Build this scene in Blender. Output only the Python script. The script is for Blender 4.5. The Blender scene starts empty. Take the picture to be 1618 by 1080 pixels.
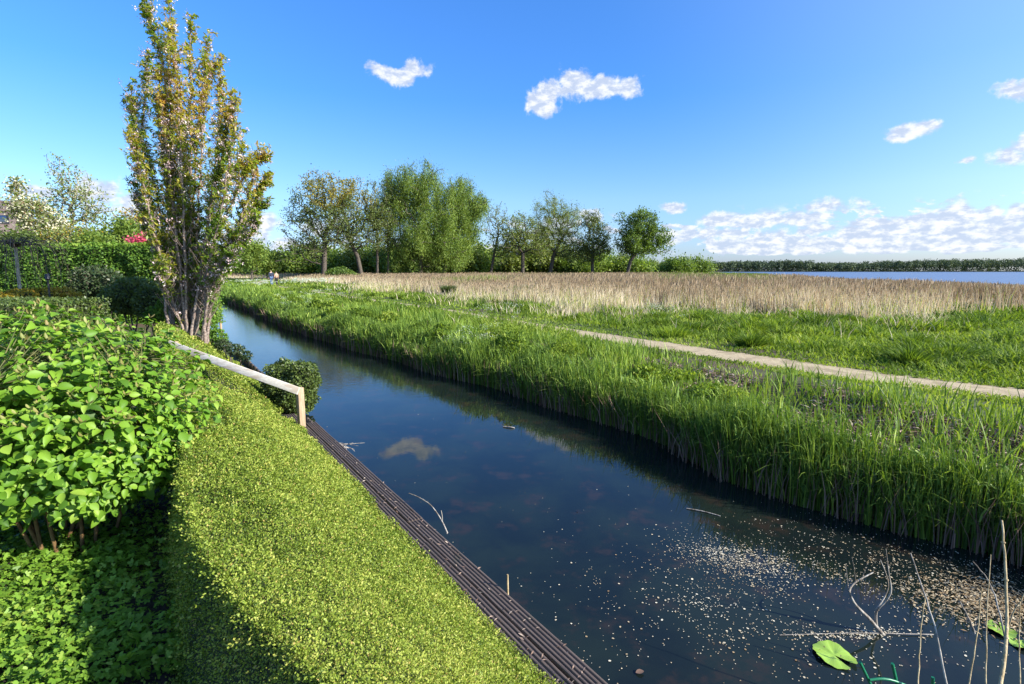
import bpy, math, random
import numpy as np
from mathutils import Vector
R = math.radians
rng = np.random.default_rng(11)
random.seed(5)
scene = bpy.context.scene
COL = scene.collection

# ---------------------------------------------------------------- camera
CAMH = 2.5
PITCH = math.atan(113 / 809)
cd = bpy.data.cameras.new('camera')
cd.lens = 18.0; cd.sensor_width = 36.0; cd.clip_start = 0.05; cd.clip_end = 9000
cam = bpy.data.objects.new('camera', cd); COL.objects.link(cam)
cam.location = (0, 0, CAMH); cam.rotation_euler = (math.pi / 2 - PITCH, 0, 0)
scene.camera = cam

# ---------------------------------------------------------------- light
SUN_AZ, SUN_EL = 111.0, 29.0          # degrees, azimuth clockwise from +Y
sd = bpy.data.lights.new('sun', 'SUN'); sd.energy = 5.0; sd.angle = R(0.5); sd.color = (1.0, 0.95, 0.86)
sun = bpy.data.objects.new('sun', sd); COL.objects.link(sun)
_s = Vector((math.sin(R(SUN_AZ)) * math.cos(R(SUN_EL)), math.cos(R(SUN_AZ)) * math.cos(R(SUN_EL)), math.sin(R(SUN_EL))))
sun.rotation_euler = _s.to_track_quat('Z', 'Y').to_euler()
vs = scene.view_settings
vs.view_transform = 'Standard'; vs.look = 'None'; vs.exposure = 1.15; vs.gamma = 1.0; vs.use_curve_mapping = False
scene.cycles.max_bounces = 6; scene.cycles.transparent_max_bounces = 8
scene.cycles.use_denoising = True

# ---------------------------------------------------------------- pixel -> direction helpers (photo is 1618 x 1080)
_c, _s_ = math.cos(PITCH), math.sin(PITCH)
def ray(px, py):
    x = px - 809.; v = 540. - py
    return np.array((x, 809 * _c + v * _s_, -809 * _s_ + v * _c))
def G(px, py, z=0.0):
    a = ray(px, py); return a[:2] * ((z - CAMH) / a[2])
def D(px, py, y):
    a = ray(px, py); a = a * (y / a[1]); return np.array((a[0], a[1], a[2] + CAMH))
def azel(px, py):
    a = ray(px, py); return math.atan2(a[0], a[1]), math.atan2(a[2], math.hypot(a[0], a[1]))

# ---------------------------------------------------------------- world: sky with clouds (functions of direction only)
w = bpy.data.worlds.new('World'); scene.world = w; w.use_nodes = True
nt = w.node_tree; nt.nodes.clear()
def N(t, ty, **k):
    n = t.nodes.new(ty)
    for a, b in k.items(): setattr(n, a, b)
    return n
def L(t, a, b): t.links.new(a, b)
def M(t, op, a, b=None, c=None, clamp=False):
    n = N(t, 'ShaderNodeMath', operation=op, use_clamp=clamp)
    for i, v in enumerate((a, b, c)):
        if v is None: continue
        if isinstance(v, (int, float)): n.inputs[i].default_value = v
        else: L(t, v, n.inputs[i])
    return n.outputs[0]
def SM(t, val, a, b):
    n = N(t, 'ShaderNodeMapRange', interpolation_type='SMOOTHSTEP')
    L(t, val, n.inputs[0]); n.inputs[1].default_value = a; n.inputs[2].default_value = b
    return n.outputs[0]
def mixc(t, fac, a, b, mode='MIX'):
    n = N(t, 'ShaderNodeMix', data_type='RGBA', blend_type=mode)
    if isinstance(fac, (int, float)): n.inputs[0].default_value = fac
    else: L(t, fac, n.inputs[0])
    for i, v in ((6, a), (7, b)):
        if isinstance(v, tuple): n.inputs[i].default_value = (*v[:3], 1)
        else: L(t, v, n.inputs[i])
    return n.outputs[2]
def noise(t, vec, scale, detail=4, rough=0.55, dist=0.0, typ='FBM'):
    n = N(t, 'ShaderNodeTexNoise', noise_type=typ)
    n.inputs['Scale'].default_value = scale; n.inputs['Detail'].default_value = detail
    n.inputs['Roughness'].default_value = rough; n.inputs['Distortion'].default_value = dist
    if vec is not None: L(t, vec, n.inputs['Vector'])
    return n
out = N(nt, 'ShaderNodeOutputWorld'); bg = N(nt, 'ShaderNodeBackground')
sky = N(nt, 'ShaderNodeTexSky', sky_type='NISHITA', sun_disc=False)
sky.sun_elevation = R(SUN_EL); sky.sun_rotation = R(SUN_AZ); sky.air_density = 1.0; sky.dust_density = 0.7; sky.ozone_density = 3.0
hs = N(nt, 'ShaderNodeHueSaturation'); hs.inputs['Saturation'].default_value = 1.05; hs.inputs['Value'].default_value = 1.0
L(nt, sky.outputs[0], hs.inputs['Color'])
tc = N(nt, 'ShaderNodeTexCoord'); sep = N(nt, 'ShaderNodeSeparateXYZ'); L(nt, tc.outputs['Generated'], sep.inputs[0])
az = M(nt, 'ARCTAN2', sep.outputs[0], sep.outputs[1])
el = M(nt, 'ARCSINE', sep.outputs[2])
_tr = N(nt, 'ShaderNodeValToRGB'); _e = _tr.color_ramp.elements      # deepens the blue of the clear air overhead
for _i, (_p, _col) in enumerate(((0.0, (.345, .40, .62)), (.13, (.39, .475, .575)), (.30, (.245, .46, .70)), (.65, (.27, .52, .83)))):
    if _i > 1: _e.new(_p)
    _e[_i].position = _p; _e[_i].color = (*_col, 1)
L(nt, el, _tr.inputs[0])
_tm = N(nt, 'ShaderNodeVectorMath', operation='MULTIPLY'); L(nt, hs.outputs['Color'], _tm.inputs[0]); L(nt, _tr.outputs[0], _tm.inputs[1])
_ts = N(nt, 'ShaderNodeVectorMath', operation='SCALE'); L(nt, _tm.outputs[0], _ts.inputs[0]); _ts.inputs['Scale'].default_value = 2.0
_dt = N(nt, 'ShaderNodeVectorMath', operation='DOT_PRODUCT'); L(nt, tc.outputs['Generated'], _dt.inputs[0]); _dt.inputs[1].default_value = tuple(_s)   # paler air towards the sun
_gl = N(nt, 'ShaderNodeVectorMath', operation='SCALE'); _gl.inputs[0].default_value = (1.0, .85, .1); L(nt, SM(nt, _dt.outputs['Value'], 0.0, 0.7), _gl.inputs['Scale'])
_ad = N(nt, 'ShaderNodeVectorMath', operation='ADD'); L(nt, _ts.outputs[0], _ad.inputs[0]); L(nt, _gl.outputs[0], _ad.inputs[1])
SKY = _ad.outputs[0]
ae = N(nt, 'ShaderNodeCombineXYZ'); L(nt, az, ae.inputs[0]); L(nt, el, ae.inputs[1]); AE = ae.outputs[0]
nA = noise(nt, AE, 26, 7, 0.62, 0.3); nB = noise(nt, AE, 90, 5, 0.6)
# single cumulus clouds: (px, py, half width px, half height px)
puffs = [(598, 108, 20, 13), (622, 118, 30, 15), (655, 112, 22, 18), (640, 124, 24, 12),
         (850, 158, 26, 24), (872, 142, 26, 24), (905, 130, 30, 26), (925, 142, 34, 22), (955, 138, 36, 20), (990, 138, 28, 18), (862, 172, 22, 12),
         (1445, 206, 42, 13), (1425, 216, 26, 9), (1470, 199, 20, 9),
         (1600, 142, 32, 16), (1622, 136, 26, 20), (1590, 248, 34, 18), (1618, 228, 32, 22), (1526, 253, 16, 6),
         (1062, 329, 26, 8), (1078, 325, 14, 8), (1305, 326, 52, 14), (1320, 322, 26, 12), (1290, 342, 44, 10),
         (170, 302, 44, 26), (140, 306, 30, 16), (205, 318, 34, 20), (60, 302, 40, 12), (232, 345, 20, 24),
         (1500, 345, 60, 30), (1600, 345, 50, 22), (1230, 375, 80, 20), (1420, 365, 70, 16), (930, 340, 24, 12), (410, 352, 34, 16), (395, 375, 40, 22), (1390, 352, 22, 10), (1345, 365, 40, 14)]
_pr = random.Random(8)
for _k in range(44):          # ranks of small cumulus receding to the horizon, mostly to the right
    _y = _pr.uniform(348, 398); _q = (398 - _y) / 50; _x = _pr.uniform(1050, 1660) if _k < 36 else _pr.uniform(340, 900)
    puffs.append((_x, _y, _pr.uniform(16, 34) + 16 * _q, _pr.uniform(4, 7) + 7 * _q))
cur = None
for (px, py, hw, hh) in puffs:
    a0, e0 = azel(px, py); a1, _e = azel(px + hw, py); _a, e1 = azel(px, py - hh)
    sx, sy = 1 / abs(a1 - a0), 1 / abs(e1 - e0)
    n = N(nt, 'ShaderNodeVectorMath', operation='MULTIPLY_ADD'); L(nt, AE, n.inputs[0])
    n.inputs[1].default_value = (sx, sy, 0); n.inputs[2].default_value = (-a0 * sx, -e0 * sy, 0)
    l = N(nt, 'ShaderNodeVectorMath', operation='LENGTH'); L(nt, n.outputs[0], l.inputs[0])
    cur = l.outputs['Value'] if cur is None else M(nt, 'SMOOTH_MIN', cur, l.outputs['Value'], 0.25)
nz = M(nt, 'ADD', M(nt, 'MULTIPLY', M(nt, 'SUBTRACT', nA.outputs[0], 0.5), 2.9), M(nt, 'MULTIPLY', M(nt, 'SUBTRACT', nB.outputs[0], 0.5), 0.6))
dens1 = SM(nt, M(nt, 'ADD', cur, nz), 1.15, 0.45)
# banks of cumulus low over the horizon
mp = N(nt, 'ShaderNodeMapping'); mp.inputs['Scale'].default_value = (18, 34, 1); mp.inputs['Location'].default_value = (1.3, .2, 0); L(nt, AE, mp.inputs[0])
nC = noise(nt, mp.outputs[0], 1.0, 7, 0.6, 0.2)
band = M(nt, 'MULTIPLY', SM(nt, el, 0.022, 0.034), SM(nt, el, 0.125, 0.035))
azf = M(nt, 'ADD', M(nt, 'MULTIPLY', SM(nt, az, 0.16, 0.5), 0.13), 0.06)
thr = M(nt, 'ADD', nC.outputs[0], M(nt, 'MULTIPLY', band, azf))
dens2 = M(nt, 'MULTIPLY', SM(nt, thr, 0.575, 0.64), SM(nt, band, 0.0, 0.35))
dens = M(nt, 'MAXIMUM', dens1, M(nt, 'MULTIPLY', dens2, 0.95))
# cloud brightness: billows and greyer bases
nD = noise(nt, mp.outputs[0], 2.6, 6, 0.6)
bright = mixc(nt, SM(nt, nD.outputs[0], 0.4, 0.62), (3.1, 3.6, 4.6), (5.3, 5.4, 5.5))
cloudy = mixc(nt, M(nt, 'MULTIPLY', dens, 0.93), SKY, bright)
L(nt, cloudy, bg.inputs[0]); bg.inputs[1].default_value = 0.09
L(nt, bg.outputs[0], out.inputs[0])
w.cycles.sampling_method = 'MANUAL'; w.cycles.sample_map_resolution = 512

# ---------------------------------------------------------------- materials
def newmat(name):
    m = bpy.data.materials.new(name); m.use_nodes = True
    t = m.node_tree; b = t.nodes['Principled BSDF']; return m, t, b
def ramp(t, fac, cols, interp='LINEAR'):
    r = N(t, 'ShaderNodeValToRGB'); r.color_ramp.interpolation = interp
    e = r.color_ramp.elements
    while len(e) < len(cols): e.new(0.5)
    for i, c in enumerate(cols):
        e[i].position = i / max(1, len(cols) - 1); e[i].color = (*c, 1)
    L(t, fac, r.inputs[0]); return r.outputs[0]
def leafmat(name, cols, transl=0.35, rough=0.5, spec=0.4, tcol=(1.25, 1.25, 0.45)):
    """leaf: colour varies leaf by leaf through the mesh attribute v; light passes through thin blades"""
    m, t, b = newmat(name)
    a = N(t, 'ShaderNodeAttribute', attribute_name='v')
    col = ramp(t, a.outputs['Fac'], cols)
    L(t, col, b.inputs['Base Color']); b.inputs['Roughness'].default_value = rough
    b.inputs['Specular IOR Level'].default_value = spec
    if transl > 0:
        tr = N(t, 'ShaderNodeBsdfTranslucent')
        tcn = mixc(t, 1.0, col, tcol, 'MULTIPLY'); L(t, tcn, tr.inputs[0])
        mx = N(t, 'ShaderNodeMixShader'); mx.inputs[0].default_value = transl
        L(t, b.outputs[0], mx.inputs[1]); L(t, tr.outputs[0], mx.inputs[2])
        L(t, mx.outputs[0], t.nodes['Material Output'].inputs[0])
    return m
def noisemat(name, c1, c2, scale, rough=0.85, detail=6, bump=0.3, c3=None, stretch=None, spec=0.3, bscale=4):
    m, t, b = newmat(name)
    co = N(t, 'ShaderNodeTexCoord').outputs['Object']
    if stretch:
        mp = N(t, 'ShaderNodeMapping'); mp.inputs['Scale'].default_value = stretch; L(t, co, mp.inputs[0]); co = mp.outputs[0]
    n1 = noise(t, co, scale, detail); f = SM(t, n1.outputs[0], 0.35, 0.65)
    col = mixc(t, f, c1, c2)
    if c3:
        n2 = noise(t, co, scale * 0.23, 4); col = mixc(t, SM(t, n2.outputs[0], 0.45, 0.62), col, c3)
    L(t, col, b.inputs['Base Color']); b.inputs['Roughness'].default_value = rough; b.inputs['Specular IOR Level'].default_value = spec
    if bump:
        bp = N(t, 'ShaderNodeBump'); bp.inputs['Strength'].default_value = bump; bp.inputs['Distance'].default_value = 0.02
        n3 = noise(t, co, scale * bscale, 4); L(t, n3.outputs[0], bp.inputs['Height']); L(t, bp.outputs[0], b.inputs['Normal'])
    return m

MT = {}
MT['ground'] = noisemat('meadow_soil', (.05, .065, .022), (.085, .095, .032), 1.3, c3=(.09, .062, .038))
MT['soil'] = noisemat('dark_soil', (.02, .016, .015), (.045, .035, .03), 30)
MT['path'] = noisemat('pale_sandy_shell', (.34, .265, .155), (.44, .35, .21), 14, bump=.5, c3=(.28, .215, .125))
MT['bark'] = noisemat('grey_brown_bark', (.05, .04, .03), (.11, .09, .07), 6, stretch=(3, 3, .6), bump=.6)
MT['cbark'] = noisemat('cherry_bark', (.16, .11, .09), (.34, .27, .22), 9, stretch=(2, 2, 3), bump=.6)
MT['pbark'] = noisemat('pale_bark', (.26, .23, .17), (.40, .36, .28), 12, stretch=(1, 1, 4))
MT['ybark'] = noisemat('yellow_brown_stem', (.11, .06, .025), (.20, .12, .05), 14)
MT['gtwig'] = noisemat('green_brown_twig', (.07, .09, .03), (.14, .13, .05), 14)
MT['twig'] = noisemat('bleached_twig', (.16, .13, .10), (.42, .38, .32), 26, stretch=(1, 1, .2))
MT['drystem'] = noisemat('dry_straw', (.30, .22, .11), (.48, .38, .22), 30, stretch=(1, 1, .3))
MT['wood'] = noisemat('weathered_oak', (.50, .45, .37), (.64, .59, .50), 20, stretch=(.25, 3, 3), bump=.2, c3=(.46, .38, .29))
MT['post'] = noisemat('post_oak', (.30, .21, .13), (.42, .31, .20), 26, stretch=(3, 3, .25), bump=.4)
MT['core'] = noisemat('foliage_shade_core', (.014, .022, .007), (.035, .04, .015), 12)  # inner core of the foliage; shade between leaves is put into its dark colour
MT['reedcore'] = noisemat('reed_litter', (.06, .045, .02), (.16, .12, .06), 8)
MT['hedge'] = leafmat('groundcover_leaf', [(.03, .055, .008), (.105, .165, .018), (.22, .29, .036), (.38, .43, .08), (.44, .29, .10)], .30, .5, .22)
MT['vib'] = leafmat('viburnum_leaf', [(.05, .12, .012), (.11, .23, .018), (.18, .32, .025), (.26, .38, .05)], .36, .5, .3)
MT['vibtip'] = leafmat('young_viburnum_leaf', [(.20, .26, .06), (.28, .22, .08), (.34, .36, .12)], .35, .5, .3)
MT['cover'] = leafmat('ground_cover_leaf', [(.06, .13, .015), (.13, .25, .025), (.20, .34, .04), (.30, .38, .06)], .36, .45, .25)
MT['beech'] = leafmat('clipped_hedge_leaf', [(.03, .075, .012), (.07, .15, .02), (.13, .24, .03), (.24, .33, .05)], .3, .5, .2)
MT['darkleaf'] = leafmat('dark_glossy_leaf', [(.015, .035, .012), (.03, .06, .018), (.06, .085, .035), (.12, .10, .07)], .15, .45, .3)
MT['shrubleaf'] = leafmat('shrub_leaf', [(.04, .065, .015), (.085, .125, .025), (.15, .20, .045)], .25, .45, .4)
MT['gold'] = leafmat('golden_leaf', [(.12, .14, .02), (.30, .24, .03), (.42, .30, .03), (.36, .14, .03)], .35, .5, .3)
MT['cherryleaf'] = leafmat('cherry_leaf', [(.10, .18, .025), (.20, .30, .04), (.36, .38, .06), (.52, .42, .10), (.46, .24, .09)], .5, .45, .3)
MT['blossom'] = leafmat('pale_blossom', [(.55, .38, .38), (.72, .56, .55), (.82, .74, .70)], .35, .6, .2, (1, .9, .9))
MT['cream'] = leafmat('cream_blossom', [(.45, .42, .25), (.62, .58, .40), (.72, .68, .52)], .35, .6, .2, (1, 1, .8))
MT['pink'] = leafmat('pink_blossom', [(.45, .04, .08), (.62, .10, .16), (.65, .22, .28)], .3, .6, .2, (1, .8, .8))
MT['alder'] = leafmat('small_dark_leaf', [(.07, .10, .03), (.12, .16, .04), (.19, .22, .06)], .35, .5, .3)
MT['aldergold'] = leafmat('catkin_gold_leaf', [(.20, .19, .03), (.32, .27, .035), (.38, .30, .05)], .4, .5, .3)
MT['willow'] = leafmat('willow_leaf', [(.06, .115, .02), (.125, .20, .035), (.21, .29, .05), (.31, .37, .08)], .4, .5, .3)
MT['palewil'] = leafmat('pale_willow_leaf', [(.11, .15, .04), (.19, .24, .06), (.28, .32, .10)], .4, .5, .3)
MT['oak'] = leafmat('oak_leaf', [(.06, .11, .02), (.12, .19, .03), (.20, .28, .05)], .38, .5, .3)
MT['farleaf'] = leafmat('far_leaf', [(.045, .07, .05), (.075, .105, .06), (.12, .15, .08)], .2, .6, .1)  # slight distance haze is put into these greyer, bluer greens
MT['reed'] = leafmat('green_reed', [(.035, .075, .018), (.09, .155, .028), (.18, .28, .04), (.36, .44, .08)], .32, .5, .2)
MT['grass'] = leafmat('meadow_grass', [(.055, .10, .018), (.135, .21, .03), (.25, .335, .045), (.41, .45, .11)], .40, .55, .12)
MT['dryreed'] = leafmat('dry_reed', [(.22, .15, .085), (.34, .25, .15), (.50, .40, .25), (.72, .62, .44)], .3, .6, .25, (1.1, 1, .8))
MT['litter'] = leafmat('dead_stems', [(.10, .06, .04), (.22, .14, .10), (.38, .27, .20), (.52, .42, .32)], .1, .6, .25, (1, 1, 1))
MT['petal'] = leafmat('floating_flake', [(.20, .12, .05), (.36, .27, .15), (.47, .40, .27), (.58, .53, .40)], 0, .5, .3)
MT['parsley'] = leafmat('white_umbel', [(.45, .52, .32), (.62, .66, .50), (.74, .76, .66)], .3, .6, .2, (1, 1, .9))
MT['rush'] = leafmat('rush_green', [(.03, .06, .015), (.06, .09, .02), (.10, .13, .03)], .2, .45, .3)
def plain(name, c, rough=.6, metal=0, spec=.4, var=.25, scale=8):
    m, t, b = newmat(name)
    n1 = noise(t, N(t, 'ShaderNodeTexCoord').outputs['Object'], scale, 4)
    L(t, mixc(t, n1.outputs[0], tuple(x * (1 - var) for x in c), tuple(min(1, x * (1 + var)) for x in c)), b.inputs['Base Color'])
    b.inputs['Roughness'].default_value = rough; b.inputs['Metallic'].default_value = metal; b.inputs['Specular IOR Level'].default_value = spec
    return m
MT['greenmetal'] = plain('green_coated_wire', (.01, .16, .07), .35)
MT['black'] = plain('black_metal', (.02, .02, .022), .4)
MT['white'] = plain('white_paint', (.72, .72, .70), .5, var=.06)
MT['glass'] = plain('window_glass', (.03, .04, .05), .08, spec=.8)
MT['skin'] = plain('skin', (.42, .27, .2), .55, var=.05)
MT['navy'] = plain('navy_cloth', (.02, .025, .05), .8); MT['jean'] = plain('denim', (.07, .12, .22), .8)
MT['tan'] = plain('tan_cloth', (.42, .26, .17), .8); MT['dark'] = plain('dark_cloth', (.02, .018, .02), .8)
MT['hair'] = plain('dark_hair', (.03, .02, .015), .6)

# ribbed dark decking
m, t, b = newmat('ribbed_decking'); MT['deck'] = m
co = N(t, 'ShaderNodeTexCoord').outputs['Object']
mpd = N(t, 'ShaderNodeMapping'); mpd.inputs['Scale'].default_value = (1.6, 60, 60); L(t, co, mpd.inputs[0])
g = noise(t, mpd.outputs[0], 1.5, 6, .65); g2 = noise(t, co, 3.0, 4)
colr = ramp(t, g.outputs[0], [(.022, .014, .010), (.06, .042, .032), (.13, .095, .075), (.26, .20, .16)])
L(t, mixc(t, SM(t, g2.outputs[0], .55, .75), colr, (.07, .06, .04)), b.inputs['Base Color']); b.inputs['Roughness'].default_value = .62
bp = N(t, 'ShaderNodeBump'); bp.inputs['Strength'].default_value = .5; bp.inputs['Distance'].default_value = .004; L(t, g.outputs[0], bp.inputs['Height']); L(t, bp.outputs[0], b.inputs['Normal'])

# roof tiles
m, t, b = newmat('brown_roof_tiles'); MT['tiles'] = m
br = N(t, 'ShaderNodeTexBrick'); br.inputs['Scale'].default_value = 4.0; br.inputs['Color1'].default_value = (.11, .08, .065, 1); br.inputs['Color2'].default_value = (.16, .12, .10, 1); br.inputs['Mortar'].default_value = (.05, .035, .03, 1)
L(t, N(t, 'ShaderNodeTexCoord').outputs['Object'], br.inputs[0]); L(t, br.outputs[0], b.inputs['Base Color']); b.inputs['Roughness'].default_value = .7

# canal water: dark murky body under a Fresnel surface, ruffled by wind further up the canal
def watermat(name, c1, c2, c3, near_b, far_b, y0, y1, sc):
    m, t, b = newmat(name)
    geo = N(t, 'ShaderNodeNewGeometry').outputs['Position']
    n1 = noise(t, geo, .9, 5, .6, .4); n2 = noise(t, geo, 2.6, 5, .65)
    c = mixc(t, SM(t, n1.outputs[0], .38, .62), c1, c2)
    c = mixc(t, M(t, 'MULTIPLY', SM(t, n2.outputs[0], .52, .68), .7), c, c3)
    L(t, c, b.inputs['Base Color']); b.inputs['Roughness'].default_value = .015; b.inputs['IOR'].default_value = 1.333
    b.inputs['Specular IOR Level'].default_value = .5
    sp = N(t, 'ShaderNodeSeparateXYZ'); L(t, geo, sp.inputs[0])
    wd = M(t, 'ADD', SM(t, sp.outputs[1], y0, y1), M(t, 'MULTIPLY', M(t, 'SUBTRACT', noise(t, geo, .35, 3).outputs[0], .5), .9), clamp=True)
    st = M(t, 'ADD', M(t, 'MULTIPLY', wd, far_b), near_b)
    wv = noise(t, geo, sc, 4, .55, .6)
    bp = N(t, 'ShaderNodeBump'); L(t, st, bp.inputs['Strength']); bp.inputs['Distance'].default_value = .02
    L(t, wv.outputs[0], bp.inputs['Height']); L(t, bp.outputs[0], b.inputs['Normal'])
    return m
MT['water'] = watermat('canal_water', (.006, .010, .010), (.010, .016, .012), (.026, .018, .013), .008, .16, 7.5, 14.0, 8.0)
MT['lake'] = watermat('lake_water', (.05, .08, .17), (.07, .11, .21), (.06, .095, .19), .6, .3, 60, 200, 1.2)  # sky reflected by choppy water is put into the blue base colour
MT['lake'].node_tree.nodes['Principled BSDF'].inputs['Roughness'].default_value = .3
MT['lake'].node_tree.nodes['Principled BSDF'].inputs['Specular IOR Level'].default_value = .3

# ---------------------------------------------------------------- mesh building
def nrm(a):
    return a / np.maximum(np.linalg.norm(a, axis=-1, keepdims=True), 1e-9)
class MB:
    def __init__(s): s.V = []; s.F = []; s.M = []; s.A = []; s.n = 0
    def add(s, V, F, mat=0, var=.5):
        V = np.asarray(V, float).reshape(-1, 3); F = np.asarray(F, int)
        if len(V) == 0 or len(F) == 0: return s
        s.V.append(V); s.F.append(F + s.n); s.M.append(np.full(len(F), mat)); s.n += len(V)
        s.A.append(np.full(len(V), var) if np.isscalar(var) else np.asarray(var, float)); return s
    def build(s, name, mats, parent=None, smooth=False, loc=None):
        me = bpy.data.meshes.new(name)
        V = np.concatenate(s.V)
        if loc is not None: V = V - np.asarray(loc, float)
        me.vertices.add(len(V)); me.vertices.foreach_set('co', V.astype(np.float32).ravel())
        lt = np.concatenate([np.full(len(f), f.shape[1]) for f in s.F]); li = np.concatenate([f.ravel() for f in s.F])
        me.loops.add(len(li)); me.loops.foreach_set('vertex_index', li.astype(np.int32))
        ls = np.concatenate(([0], np.cumsum(lt)[:-1]))
        me.polygons.add(len(lt)); me.polygons.foreach_set('loop_start', ls.astype(np.int32)); me.polygons.foreach_set('loop_total', lt.astype(np.int32))
        me.polygons.foreach_set('material_index', np.concatenate(s.M).astype(np.int32))
        if smooth: me.polygons.foreach_set('use_smooth', np.ones(len(lt), bool))
        at = me.attributes.new('v', 'FLOAT', 'POINT'); at.data.foreach_set('value', np.concatenate(s.A).astype(np.float32))
        for q in (mats if isinstance(mats, (list, tuple)) else [mats]): me.materials.append(q)
        me.update(calc_edges=True); me.validate()
        o = bpy.data.objects.new(name, me); COL.objects.link(o)
        if loc is not None: o.location = loc
        if parent is not None: o.parent = parent; 
        if parent is not None and loc is None: o.location = -Vector(parent.location)
        return o
def tag(o, label=None, cat=None, group=None, kind=None):
    if label: o['label'] = label
    if cat: o['category'] = cat
    if group: o['group'] = group
    if kind: o['kind'] = kind
    return o
def thing(name, label, cat, loc=(0, 0, 0), group=None):
    o = bpy.data.objects.new(name, None); COL.objects.link(o); o.location = loc; o.empty_display_size = .1
    return tag(o, label, cat, group)
def copytree(src, loc, scale, rz, label, group):
    r = src.copy(); COL.objects.link(r); r.location = loc; r.scale = scale; r.rotation_euler = (0, 0, rz)
    r['label'] = label; r['group'] = group
    for ch in src.children:
        c = ch.copy(); COL.objects.link(c); c.parent = r
    return r
# templates (x across, y along, z up)
RH = (np.array([(0, 0, 0), (.3, .5, .09), (0, 1, 0), (-.3, .5, .09)], float), np.array([(0, 1, 2, 3)]))
RN = (np.array([(0, 0, 0), (.13, .45, .04), (0, 1, -.08), (-.13, .45, .04)], float), np.array([(0, 1, 2, 3)]))
OV = (np.array([(0, 0, 0), (.26, .22, .05), (.34, .55, .07), (0, 1, -.02), (-.34, .55, .07), (-.26, .22, .05), (0, .5, -.02)], float),
      np.array([(0, 1, 2, 6), (6, 2, 3, 3), (0, 6, 4, 5), (6, 3, 4, 4)]))
OV = (OV[0], None)
def bigleaf(curl=.25, fold=.12, wd=.36):
    ys = [0, .12, .32, .56, .8, 1.0]; ws = [0.0, .55, .95, 1.0, .62, 0.0]
    V = []; F = []
    for y, q in zip(ys, ws):
        z0 = -curl * y * y
        V += [(-wd * q, y, z0 + fold * q), (0, y, z0), (wd * q, y, z0 + fold * q)]
    for i in range(5):
        a = 3 * i
        F += [(a, a + 1, a + 4, a + 3), (a + 1, a + 2, a + 5, a + 4)]
    return np.array(V, float), np.array(F)
def lobed():
    V = [(0, 0, 0)]; F = []
    for an, l in ((-62, .85), (0, 1.0), (62, .85)):
        a = R(an); d = np.array((math.sin(a), math.cos(a))); p = np.array((d[1], -d[0])); i = len(V)
        V += [tuple(d * l * .35 + p * .27) + (.06,), tuple(d * l * .78 + p * .22) + (.05,), tuple(d * l) + (-.04,), tuple(d * l * .78 - p * .22) + (.05,), tuple(d * l * .35 - p * .27) + (.06,), tuple(d * l * .6) + (-.01,)]
        F += [(0, i, i + 1, i + 5), (i + 5, i + 1, i + 2, i + 3), (0, i + 5, i + 3, i + 4)]
    return np.array(V, float), np.array(F)
def scat(mb, T, pos, yd, zn, sc, var, mat=0):
    tv, tf = T; n = len(pos)
    if n == 0: return
    Y = nrm(yd); Z = zn - (zn * Y).sum(1, keepdims=True) * Y; Z = nrm(Z); X = np.cross(Y, Z)
    sc = np.broadcast_to(sc, (n,)).reshape(n, 1, 1)
    V = pos[:, None, :] + sc * (X[:, None, :] * tv[None, :, 0:1] + Y[:, None, :] * tv[None, :, 1:2] + Z[:, None, :] * tv[None, :, 2:3])
    F = tf[None] + (np.arange(n) * len(tv))[:, None, None]
    mb.add(V.reshape(-1, 3), F.reshape(-1, tf.shape[1]), mat, np.repeat(np.broadcast_to(var, (n,)), len(tv)))
def rdir(n): return nrm(rng.normal(size=(n, 3)))
def blades(mb, base, h, wd, lean, seg=3, var=.5, mat=0, taper=1.6, droop=0.0, tip=0.02):
    """grass/reed blades: base (n,3), h (n), wd (n), lean (n,2) horizontal tip offset per height"""
    n = len(base)
    if n == 0: return
    ang = rng.uniform(0, math.pi, n); S = np.stack((np.cos(ang), np.sin(ang), np.zeros(n)), 1)
    ts = np.linspace(0, 1, seg + 1); rows = []
    for tt in ts:
        c = base.copy(); c[:, :2] += lean * (h * tt ** 1.8)[:, None]
        c[:, 2] += h * (tt - droop * tt ** 3)
        hw = (wd * .5 * max(tip, 1 - tt ** taper))[:, None]
        rows.append(c - S * hw); rows.append(c + S * hw)
    V = np.stack(rows, 1); k = 2 * (seg + 1)
    f = np.array([(2 * i, 2 * i + 1, 2 * i + 3, 2 * i + 2) for i in range(seg)])
    F = f[None] + (np.arange(n) * k)[:, None, None]
    mb.add(V.reshape(-1, 3), F.reshape(-1, 4), mat, np.repeat(np.broadcast_to(var, (n,)), k))
def tube(mb, pts, rad, sides=5, mat=0, var=.5, cap=True):
    pts = np.asarray(pts, float); rad = np.broadcast_to(np.asarray(rad, float), (len(pts),))
    tg = nrm(np.gradient(pts, axis=0)); ref = np.array((0.13, 0.27, .95)) if abs(tg[0][2]) < .8 else np.array((1., .1, 0))
    a = np.arange(sides) * 2 * math.pi / sides; V = []
    for p, t_, r in zip(pts, tg, rad):
        x = np.cross(t_, ref); x /= np.linalg.norm(x) + 1e-9; y = np.cross(t_, x)
        V.append(p + r * (np.cos(a)[:, None] * x + np.sin(a)[:, None] * y))
    V = np.concatenate(V); F = []
    for i in range(len(pts) - 1):
        for j in range(sides):
            k = (j + 1) % sides
            F.append((i * sides + j, i * sides + k, (i + 1) * sides + k, (i + 1) * sides + j))
    mb.add(V, F, mat, var)
    if cap:
        n0 = len(V) - sides
        mb.add(V[n0:], [list(range(sides))], mat, var)
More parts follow.
